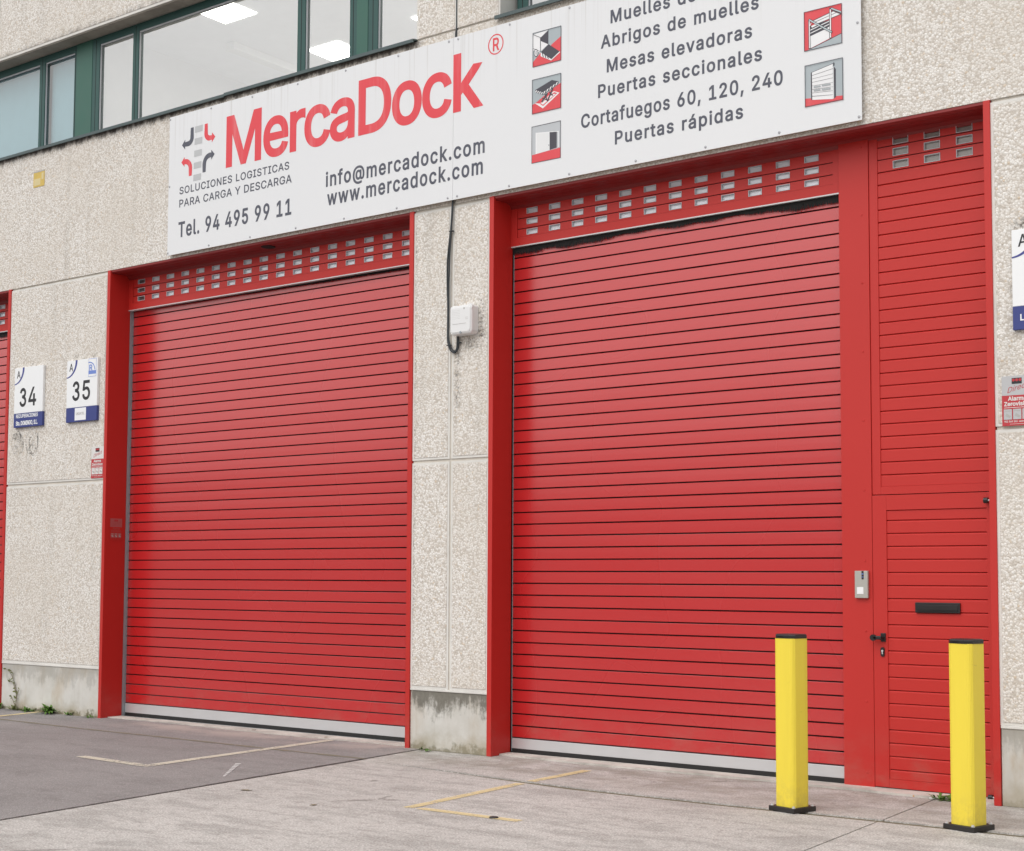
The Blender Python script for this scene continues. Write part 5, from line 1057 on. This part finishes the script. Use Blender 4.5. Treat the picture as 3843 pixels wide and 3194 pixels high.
# five product pictograms
KEY = {'g': 0, 'r': 1, 'k': 2, 'w': 3, 'l': 4, 'v': 5, 'b': 6, 'c': 7}
def layer_mesh(polys, x0, x1, z0, z1, ybase, step=.00022):
    bm = bmesh.new()
    for i, (m, pp) in enumerate(polys):
        vs = [bm.verts.new((x0 + u * (x1 - x0), ybase - i * step, z0 + v * (z1 - z0))) for u, v in pp]
        f = bm.faces.new(vs); f.material_index = KEY[m]; f.normal_update()
        if f.normal.y > 0: f.normal_flip()
    bmesh.ops.triangulate(bm, faces=bm.faces)
    return bm
for (x0, x1, z0, z1), polys in PICTOS:
    bw = .0045; e = .007
    border = [('k', [(0, 0), (1, 0), (1, e * 2), (0, e * 2)]), ('k', [(0, 1 - e * 2), (1, 1 - e * 2), (1, 1), (0, 1)]), ('k', [(0, 0), (e * 2, 0), (e * 2, 1), (0, 1)]), ('k', [(1 - e * 2, 0), (1, 0), (1, 1), (1 - e * 2, 1)])]
    bm = layer_mesh(polys + border, x0, x1, z0, z1, YS - .001)
    me = bpy.data.meshes.new('pictogram'); bm.to_mesh(me); bm.free()
    for kk in 'grkwlvbc': me.materials.append(M['p_' + kk])
    o = bpy.data.objects.new('pictogram', me); COL.objects.link(o); o.parent = S; o.matrix_parent_inverse = S.matrix_world.inverted()

# ================================================================ PLATES AND STICKERS
GP = 'white numbered unit plates on the pebble wall'
def plate(x0, num, label, sub=None):
    p = thing('unit_plate', label, 'number plate', (x0 + .275, -.002, 3.298), GP)
    x1 = x0 + .555; z0, z1 = 3.298, 4.003; y = -.032
    MB().box(x0, x1, y, -.001, z0 + .1655, z1, 0, .003).build('plate_face', 'platewhite', p)
    MB().box(x0, x1, y, -.001, z0, z0 + .165, 0, .003).build('name_band', 'plateblue', p)
    yy = y - .001
    mb = MB(); n = 18; cx, cz = x0 + .005, z1 - .01; pts = []
    cx, cz = x0 - .005, z1 + .005
    for i in range(n + 1):
        a = R(-90 + 90 * i / n); wd = .010 + .026 * i / n
        ro = (.195, .205); pts.append(((max(x0, cx + ro[0] * math.cos(a)), min(z1, cz + ro[1] * math.sin(a))), (max(x0, cx + (ro[0] - wd) * math.cos(a)), min(z1, cz + (ro[1] - wd) * math.sin(a)))))
    for (a, b), (c, d) in zip(pts, pts[1:]): mb.quad((a[0], yy, a[1]), (b[0], yy, b[1]), (d[0], yy, d[1]), (c[0], yy, c[1]))
    mb.build('arc', 'arcblue', p)
    lettering('letter', 'A', x0 + .045, x0 + .112, 3.882, .084, yy, 'plateblack', p, 0, .0015)
    if num: lettering('number', num, x0 + .108, x0 + .430, 3.545, .210, yy, 'plateblack', p, .02, .0055, 5)
    return p, yy
pA, yy = plate(-15.022, '34', 'white plate numbered 34 with two lines of white writing on its blue band')
lettering('name', 'RECUPERACIONES', -14.976, -14.552, 3.411, .040, yy, 'platewhite', pA, 0, .0016)
lettering('name', 'Sto. DOMINGO, S.L.', -14.976, -14.552, 3.323, .047, yy, 'platewhite', pA, 0, .0022)
pB, yy = plate(-14.020, '35', 'white plate numbered 35 with a pale name sticker on its blue band')
MB().box(-13.858, -13.656, -.0335, -.0325, 3.314, 3.454, 0).build('name_sticker', 'platewhite', pB)
lettering('name', 'UNXATEL', -13.835, -13.68, 3.375, .028, -.0345, 'boxgrey', pB, 0, .0006)
mb = MB()
mb.box(-13.625, -13.488, -.0335, -.0325, 3.794, 3.998, 0)
for a, b, c, d in ((-13.625, -13.488, 3.994, 3.998), (-13.625, -13.488, 3.794, 3.797), (-13.625, -13.622, 3.794, 3.998), (-13.491, -13.488, 3.794, 3.998), (-13.622, -13.491, 3.822, 3.862)): mb.box(a, b, -.0345, -.0336, c, d, 1)
ring(mb, -13.612, 3.868, .105, .095, .012, -.0345, 0, 100, 14, 1)
mb.build('stamp_sticker', ['platewhite', 'lightblue'], pB)
lettering('letter', 'R', -13.612, -13.556, 3.866, .062, -.0348, 'lightblue', pB, 0, .003)
pC, yy = plate(-3.292, '', 'white plate with blue band cut by the right edge of the photo')
lettering('name', 'L', -3.240, -3.214, 3.362, .041, yy, 'platewhite', pC, 0, .0022)

GS = 'red and pale alarm company stickers'
def alarm_notice(label, place, scale, pale, faded=False):
    # local frame: x across 0..1, z up 0..1 mapped by place()
    X, Z, Yf, par_loc = place
    p = thing('alarm_sticker', label, 'sticker', par_loc, GS)
    return p
def notice(p, x0, x1, z0, z1, y, cw, cr, ct, dotmat, thick=.002, panels='stwhite', full=True):
    W_, H_ = x1 - x0, z1 - z0; zs = z0 + H_ * .61
    MB().box(x0, x1, y, y + thick, zs, z1).build('logo_field', cw, p)
    MB().box(x0, x1, y, y + thick, z0, zs - .0004).build('text_field', cr, p)
    yq = y - .0008
    mb = MB(); bx0, bx1, bz0, bz1 = x0 + W_ * .33, x0 + W_ * .66, z0 + H_ * .835, z0 + H_ * .955
    mb.box(bx0, bx1, yq, y - .0002, bz0, bz1, 0); rr = (bx1 - bx0) / 6.6
    for i in range(3): mb.cyl((bx0 + (bx1 - bx0) * (i + .5) / 3, yq, bz1 - rr * 1.35), (0, -1, 0), rr, .0006, 12, 1)
    mb.build('badge', ['plateblack' if not dotmat else dotmat, 'stred'], p)
    lettering('lettering', 'Direct', x0 + W_ * .18, x0 + W_ * .84, z0 + H_ * .655, H_ * .105, yq, 'stred' if not dotmat else 'fadedtext', p, 0, 0, 3, .28, .3)
    lettering('lettering', 'Alarma', x0 + W_ * .20, x0 + W_ * .80, z0 + H_ * .505, H_ * .078, yq, ct, p, 0, H_ * .004)
    lettering('lettering', 'Zerovision', x0 + W_ * .07, x0 + W_ * .93, z0 + H_ * .400, H_ * .078, yq, ct, p, 0, H_ * .004)
    mb = MB()
    mb.box(x0 + W_ * .07, x0 + W_ * .93, yq, y - .0002, z0 + H_ * .358, z0 + H_ * .368)
    mb.build('small_print', ct, p)
    for i in range(3):
        a = x0 + W_ * (.055 + .305 * i); MB().box(a, a + W_ * .27, yq, y - .0001, z0 + H_ * .125, z0 + H_ * .335, 0, .002).build('picture_box', panels, p)
        q = MB(); q.box(a + W_ * .04, a + W_ * .23, yq - .0008, yq - .0001, z0 + H_ * .29, z0 + H_ * .305); q.prism([(a + W_ * .05, z0 + H_ * .20), (a + W_ * .20, z0 + H_ * .16), (a + W_ * .23, z0 + H_ * .20), (a + W_ * .09, z0 + H_ * .25)], yq - .0008, yq - .0001); q.build('picture', 'boxgrey', p)
    lettering('lettering', '902 366 366', x0 + W_ * .07, x0 + W_ * .5, z0 + H_ * .068, H_ * .038, yq, ct, p, 0, H_ * .001)
    q = MB(); q.box(x0 + W_ * .55, x0 + W_ * .92, yq, y - .0002, z0 + H_ * .074, z0 + H_ * .088); q.box(x0 + W_ * .25, x0 + W_ * .8, yq, y - .0002, z0 + H_ * .03, z0 + H_ * .036); q.build('small_print', ct, p)
pa = thing('alarm_sticker', 'red and pale alarm sticker on the pebble pier below the plate 35', 'sticker', (-13.47, -.003, 2.65), GS)
notice(pa, -13.578, -13.362, 2.650, 3.002, -.003, 'stwhite', 'stred', 'stwhite', None)
pb = thing('alarm_sticker', 'red alarm plate with silver top on the right pier beside the entrance', 'sticker', (-3.28, -.012, 2.632), GS)
notice(pb, -3.384, -3.172, 2.632, 2.981, -.012, 'stgrey', 'stred', 'stwhite', None, .010, 'stgrey')
# faded one on the inner face of the left door's jamb: built flat, then turned to face along +x
pf = thing('alarm_sticker', 'faded pinkish alarm sticker inside the jamb of the left roller door', 'sticker', (0, 0, 1.955), GS)
notice(pf, -.080, .080, 1.955, 2.200, -.002, 'fadedpink', 'red', 'fadedtext', 'fadedtext', .0012, 'fadedpink')
pf.matrix_world = Matrix.Translation((-13.3048, .143, 1.955)) @ Matrix.Rotation(R(90), 4, 'Z')
# yellow notice
p = thing('notice', 'small faded yellow notice on the pebble wall under the left window', 'notice', (-14.69, -.003, 6.14))
MB().box(-14.797, -14.583, -.004, -.0005, 6.141, 6.331).build('notice_sheet', 'yellowsticker', p)
MB().box(-14.78, -14.66, -.005, -.0042, 6.16, 6.24).box(-14.64, -14.60, -.005, -.0042, 6.22, 6.30).build('print_field', 'yellowsticker2', p)
MB().box(-14.797, -14.583, -.0052, -.0042, 6.316, 6.331).build('dark_edge', 'boxgrey', p)

# ================================================================ ALARM BOX AND CABLES
A = thing('alarm_box', 'white weathered alarm siren box on the middle pebble pier', 'alarm box', (-8.16, -.0, 3.70))
def rounded(x0, x1, z0, z1, r, n=5, belly=0.0):
    pts = []
    for cx, cz, a0 in ((x1 - r, z1 - r, 0), (x0 + r, z1 - r, 90), (x0 + r, z0 + r, 180), (x1 - r, z0 + r, 270)):
        for i in range(n + 1):
            a = R(a0 + 90 * i / n); pts.append((cx + r * math.cos(a), cz + r * math.sin(a)))
    out = []
    for x, z in pts:
        if z < (z0 + z1) / 2 and belly: z -= belly * (1 - ((x - (x0 + x1) / 2) / ((x1 - x0) / 2)) ** 2)
        out.append((x, z))
    return out
def shell(mb, secs, mi=0):                   # rings in x-z at successive y, joined and capped
    n = len(secs[0][1]); vs = []; fs = []
    for y, pts in secs: vs += [(x, y, z) for x, z in pts]
    for k in range(len(secs) - 1):
        for i in range(n): fs.append((k * n + i, k * n + (i + 1) % n, (k + 1) * n + (i + 1) % n, (k + 1) * n + i))
    mb.add(vs, fs, mi, False); mb.add(vs[-n:], [tuple(range(n))], mi); return mb
mb = MB(); b0 = rounded(-8.325, -8.07, 3.748, 4.004, .025, 5, .026)
def grow(pts, d, cx=-8.1975, cz=3.87): return [(cx + (x - cx) * (1 - d), cz + (z - cz) * (1 - d)) for x, z in pts]
shell(mb, [(-.002, b0), (-.078, b0), (-.088, grow(b0, .02)), (-.095, grow(b0, .07))])
mb.build('casing', 'boxwhite', A)
mb = MB(); shell(mb, [(-.0955, grow(b0, .12)), (-.100, grow(b0, .13)), (-.102, grow(b0, .17))]); mb.build('cover', 'boxwhite', A)
mb = MB()
for i in range(7):
    for j in range(6): mb.box(-8.285 + i * .013, -8.282 + i * .013, -.1035, -.1022, 3.955 - j * .015, 3.958 - j * .015)
mb.box(-8.285, -8.13, -.1035, -.1022, 3.833, 3.836); mb.box(-8.16, -8.148, -.1035, -.1022, 3.962, 3.978); mb.box(-8.14, -8.11, -.1035, -.1022, 3.87, 3.872); mb.box(-8.14, -8.11, -.1035, -.1022, 3.885, 3.887)
mb.build('sounder_grille', 'boxgrey', A)
mb = MB(); mb.cyl((-8.195, -.096, 3.757), (0, -1, 0), .011, .008, 14); mb.build('lock', 'guide', A)
MB().cyl((-8.09, -.082, 3.985), (0, -1, 0), .026, .012, 18).build('bolt_cover', 'boxwhite', A)
cp = [(-8.365, 5.003), (-8.376, 4.834), (-8.386, 4.716), (-8.405, 4.58), (-8.421, 4.424), (-8.419, 4.187), (-8.412, 4.048), (-8.411, 3.9), (-8.412, 3.733), (-8.396, 3.673), (-8.373, 3.622), (-8.329, 3.594), (-8.292, 3.619), (-8.28, 3.672), (-8.287, 3.735)]
def smoothpts(pts, n=5):
    out = []; P = [Vector(p) for p in pts]
    for i in range(len(P) - 1):
        p0, p1, p2, p3 = P[max(i - 1, 0)], P[i], P[i + 1], P[min(i + 2, len(P) - 1)]
        for k in range(n):
            t = k / n; out.append(.5 * ((2 * p1) + (p2 - p0) * t + (2 * p0 - 5 * p1 + 4 * p2 - p3) * t * t + (3 * p1 - p0 - 3 * p2 + p3) * t ** 3))
    out.append(P[-1]); return out
Cb = thing('cable', 'dark double cable looping down the middle pier from the sign to the alarm box', 'cable', (-8.33, -.01, 3.59))
MB().tube(smoothpts([(x, -.016, z) for x, z in cp[:9]] + [(x, -.022, z) for x, z in cp[9:]]), .0085, 8).build('cord', 'cable', Cb)
c2 = [(-8.357, 5.003), (-8.368, 4.834), (-8.378, 4.716), (-8.389, 4.578), (-8.397, 4.441), (-8.400, 4.293), (-8.406, 4.186), (-8.402, 4.0), (-8.403, 3.75), (-8.380, 3.665), (-8.350, 3.622), (-8.322, 3.610), (-8.302, 3.640), (-8.298, 3.735)]
MB().tube(smoothpts([(x, -.018, z) for x, z in c2]), .0065, 8).build('cord', 'cable', Cb)
for x, z in ((-8.381, 4.716), (-8.398, 3.668), (-8.285, 3.680)):
    MB().box(x - .018, x + .028, -.028, -.004, z - .005, z + .005, 0, .002).build('cable_tie', 'cable', Cb)
o = MB().tube([(-8.349, -.012, 6.50), (-8.350, .006, 6.62), (-8.350, .008, 7.4), (-8.349, .008, 8.6)], .009, 8).build('cable', 'cable'); rebase(o, (-8.349, 0, 6.50)); tag(o, 'thin dark straight cable rising from the sign between the two upper windows', 'cable')

# ================================================================ INTERCOM
I = thing('intercom', 'small silver grey intercom on the red pillar beside the entrance', 'intercom', (-4.535, .23, 1.419))
MB().box(-4.590, -4.486, .202, .2298, 1.419, 1.624, 0, .004).build('casing', 'intercom', I)
MB().box(-4.534, -4.517, .2008, .203, 1.560, 1.622).build('lens', 'black', I)
MB().box(-4.532, -4.519, .1998, .2007, 1.596, 1.604, 0).box(-4.532, -4.519, .1998, .2007, 1.575, 1.580, 0).build('lens_glint', 'lightblue', I)
MB().box(-4.572, -4.519, .1995, .203, 1.449, 1.501, 0, .002).build('call_button', 'platewhite', I)
MB().box(-4.545, -4.53, .2012, .2018, 1.424, 1.427).build('print', 'boxgrey', I)

# ================================================================ BOLLARDS
def bollard(loc, rot, label):
    o = thing('bollard', label, 'bollard', (0, 0, 0), 'yellow bollards with black bases')
    h = .086; c = .030; base = [(-h + c, -h), (h - c, -h), (h, -h + c), (h, h - c), (h - c, h), (-h + c, h), (-h, h - c), (-h, -h + c)]
    pts = []
    for i, (a, b) in enumerate(zip(base, base[1:] + base[:1])):
        pts.append(a)
        n = 9 if i % 2 else 5
        for k in range(1, n):                       # fine ribs run down the corners, slight ones on the faces
            t = k / n; x, y = a[0] + (b[0] - a[0]) * t, a[1] + (b[1] - a[1]) * t
            ln = math.hypot(x, y); d = (-.0014 if (i % 2 and k % 2) else (.0004 if i % 2 == 0 and k in (1, 4) else .0))
            if i % 2: d += .006 * math.sin(math.pi * t)
            pts.append((x * (1 + d / ln), y * (1 + d / ln)))
    mb = MB(); n = len(pts); mb.column(pts, .03, 1.158); mb.build('post', 'yellow', o)
    cap = [(x * 1.02, y * 1.02) for x, y in pts]
    mb = MB()
    def r(s, z): return [(x * s, y * s, z) for x, y in base8]
    base8 = []
    for a, b in zip(base, base[1:] + base[:1]): base8 += [a, ((a[0] + b[0]) / 2, (a[1] + b[1]) / 2)]
    secs = [r(1.03, 1.1585), r(1.03, 1.176), r(1.0, 1.184), r(.9, 1.187)]; m = len(base8); vs = [p for q in secs for p in q]
    fs = [(k * m + i, k * m + (i + 1) % m, (k + 1) * m + (i + 1) % m, (k + 1) * m + i) for k in range(3) for i in range(m)]
    mb.add(vs, fs, 0); mb.add(secs[-1], [tuple(range(m))], 0); mb.add(secs[0], [tuple(range(m))[::-1]], 0)
    for k in range(9): x = -.046 + k * .006; mb.box(x, x + .003, -.0905, -.0885, 1.162, 1.174, 0)
    mb.build('cap', 'black', o)
    mb = MB(); mb.box(-.112, .112, -.112, .112, 0, .034, 0, .005); mb.build('base_plate', 'blackbase', o)
    for sx in (-1, 1):
        for sy in (-1, 1):
            q = MB(); q.cyl((sx * .094, sy * .094, .0342), (0, 0, 1), .013, .003, 14, 0); q.cyl((sx * .094, sy * .094, .0372), (0, 0, 1), .0085, .009, 6, 0); q.build('bolt', 'alu', o)
    o.matrix_world = Matrix.Translation(loc) @ Matrix.Rotation(rot, 4, 'Z')
    return o
bollard((-4.486, -1.085, 0.0), R(-15), 'yellow bollard in front of the wide right roller door')
bollard((-3.287, -1.062, 0.0), R(-15), 'yellow bollard standing in front of the narrow entrance door')

# ================================================================ WEEDS AND LITTER
def leafy(mb, base, n, ln, wd, spread, seed, mi=0, droop=1.0):
    rd = random.Random(seed)
    for i in range(n):
        a = rd.uniform(0, 2 * math.pi); el = rd.uniform(.35, 1.35); L_ = ln * rd.uniform(.55, 1.1); w_ = wd * rd.uniform(.7, 1.2)
        b = Vector(base) + Vector((rd.uniform(-1, 1) * spread, rd.uniform(-1, .2) * spread * .5, 0)); d = Vector((math.cos(a), math.sin(a), 0)); s = Vector((-d.y, d.x, 0))
        pts = []; seg = 5
        for k in range(seg + 1):
            t = k / seg; z = L_ * (math.sin(el) * t - droop * .55 * t * t); r_ = L_ * math.cos(el) * t + L_ * .25 * t * t
            c = b + d * r_ + Vector((0, 0, max(z, -b.z + .004))); ww = w_ * math.sin(math.pi * (.12 + .86 * t)) * (1 + .35 * (k % 2))
            pts.append((c - s * ww, c + s * ww + Vector((0, 0, .15 * ww))))
        for (p, q), (u, v) in zip(pts, pts[1:]): mb.add([p, q, v, u], [(0, 1, 2, 3)], mi, True)
GW = 'weeds growing at the foot of the building'
def weed(base, label, **k):
    mb = MB(); leafy(mb, base, **k); o = mb.build('weed', 'leaf', None, False); rebase(o, base); return tag(o, label, 'weed', GW)
weed((-14.20, -.03, .012), 'largest bright green weed tuft at the foot of the left plinth', n=40, ln=.20, wd=.014, spread=.05, seed=2, droop=.9)
weed((-14.60, -.03, .012), 'small low weed left of the big green tuft', n=22, ln=.13, wd=.010, spread=.06, seed=4)
weed((-15.15, -.03, .012), 'low weed at the left corner of the pale plinth', n=22, ln=.14, wd=.010, spread=.07, seed=6)
weed((-13.86, -.02, .012), 'tiny weed just right of the big green tuft', n=12, ln=.09, wd=.009, spread=.03, seed=8)
weed((-13.43, -.03, .012), 'tiny weed at the foot of the left red jamb', n=14, ln=.08, wd=.008, spread=.05, seed=9)
weed((-8.60, -.04, .012), 'tiny weed at the corner of the middle plinth and the asphalt edge', n=12, ln=.08, wd=.008, spread=.05, seed=10)
weed((-3.82, .035, .0), 'low grassy weed under the entrance door behind the yellow bollard', n=36, ln=.12, wd=.008, spread=.10, seed=12)
rv = random.Random(21)
v = thing('climbing_weed', 'thin half-dry climbing weed on the left plinth', 'weed', (-14.87, -.01, .012), GW)
stems = MB(); lv = MB()
main = [(-14.86, -.02, .012), (-14.85, -.015, .12), (-14.875, -.010, .26), (-14.93, -.010, .36), (-14.99, -.010, .43), (-15.06, -.012, .47)]
branches = [main, [(-14.865, -.014, .20), (-14.90, -.02, .30), (-14.96, -.016, .33), (-15.0, -.014, .32)], [(-14.93, -.012, .36), (-14.93, -.014, .42), (-14.97, -.016, .46)], [(-14.855, -.015, .12), (-14.82, -.02, .20), (-14.80, -.016, .25)], [(-14.86, -.02, .06), (-14.90, -.03, .13), (-14.94, -.02, .16)]]
for b in branches:
    sp_ = smoothpts(b, 4); stems.tube(sp_, [.0045 * (1 - .6 * i / len(sp_)) for i in range(len(sp_))], 6)
    for i, q in enumerate(sp_[1:]):
        if rv.random() < .75:
            d = Vector((rv.uniform(-1, 1), rv.uniform(-.6, -.1), rv.uniform(-.3, 1))).normalized(); s = d.cross(Vector((0, 1, 0))).normalized(); L_ = rv.uniform(.02, .045) * (1.5 if q.z < .14 else 1)
            lv.add([q, q + d * L_ * .5 + s * L_ * .28, q + d * L_, q + d * L_ * .5 - s * L_ * .28], [(0, 1, 2, 3)], 0, True)
leafy(lv, (-14.86, -.03, .012), 16, .15, .010, .05, 31)
stems.build('stem', 'twig', v, False); lv.build('foliage', 'leaf2', v, False)
def butt(loc, rot, ln, label):
    o = thing('cigarette_butt', label, 'cigarette butt', (0, 0, 0), 'cigarette butts below the entrance door')
    MB().cyl((-ln, 0, .006), (1, 0, 0), .0055, ln, 10).build('paper_tube', 'paper', o); MB().cyl((0.0005, 0, .006), (1, 0, 0), .0056, .026, 10).build('filter_tip', 'orange', o)
    o.matrix_world = Matrix.Translation(loc) @ Matrix.Rotation(rot, 4, 'Z'); return o
butt((-3.90, .03, .0), R(20), .06, 'cigarette butt with orange tip beside the weed under the entrance door')
butt((-4.10, .055, .0), R(-40), .012, 'short cigarette end left of the other one under the entrance door')
o = MB().cyl((-5.864, -2.594, .0045), (0, 0, 1), .032, .006, 20, 0, .028).build('metal_disc', 'rubber'); rebase(o, (-5.864, -2.594, .0045)); tag(o, 'small dark round disc lying on the yellow bay line', 'disc')
def scrap(loc, sz, rot, mat, label, seed):
    rd = random.Random(seed); n = 8; pts = []
    for i in range(n):
        a = 2 * math.pi * i / n; q = rd.uniform(.6, 1.1); pts.append((sz[0] * q * math.cos(a), sz[1] * q * math.sin(a), .002 + .006 * abs(math.sin(a * 1.5 + seed))))
    mb = MB(); c = (0, 0, .003); mb.add(pts + [c], [(i, (i + 1) % n, n) for i in range(n)])
    nm, ct = ('dry_leaf', 'leaf') if mat == 'twig' else ('paper_scrap', 'paper')
    o = mb.build(nm, mat, None, False); o.matrix_world = Matrix.Translation(loc) @ Matrix.Rotation(rot, 4, 'Z'); tag(o, label, ct, 'litter on the ground'); return o
scrap((-6.30, .01, .018), (.028, .016), .4, 'paper', 'white paper scrap at the sill of the right roller door', 3)
scrap((-8.02, -2.75, .0), (.05, .018), .5, 'twig', 'dry brown leaf on the concrete well in front of the middle pier', 5)
scrap((-7.15, -2.95, .0), (.04, .014), 1.4, 'twig', 'dry brown leaf left of the yellow bay corner', 6)
scrap((-11.0, .10, .02), (.035, .02), .2, 'twig', 'dry leaf at the sill of the left roller door', 8)
scrap((-9.95, .06, .02), (.03, .016), 1.2, 'twig', 'dry leaf at the right part of the left door sill', 9)
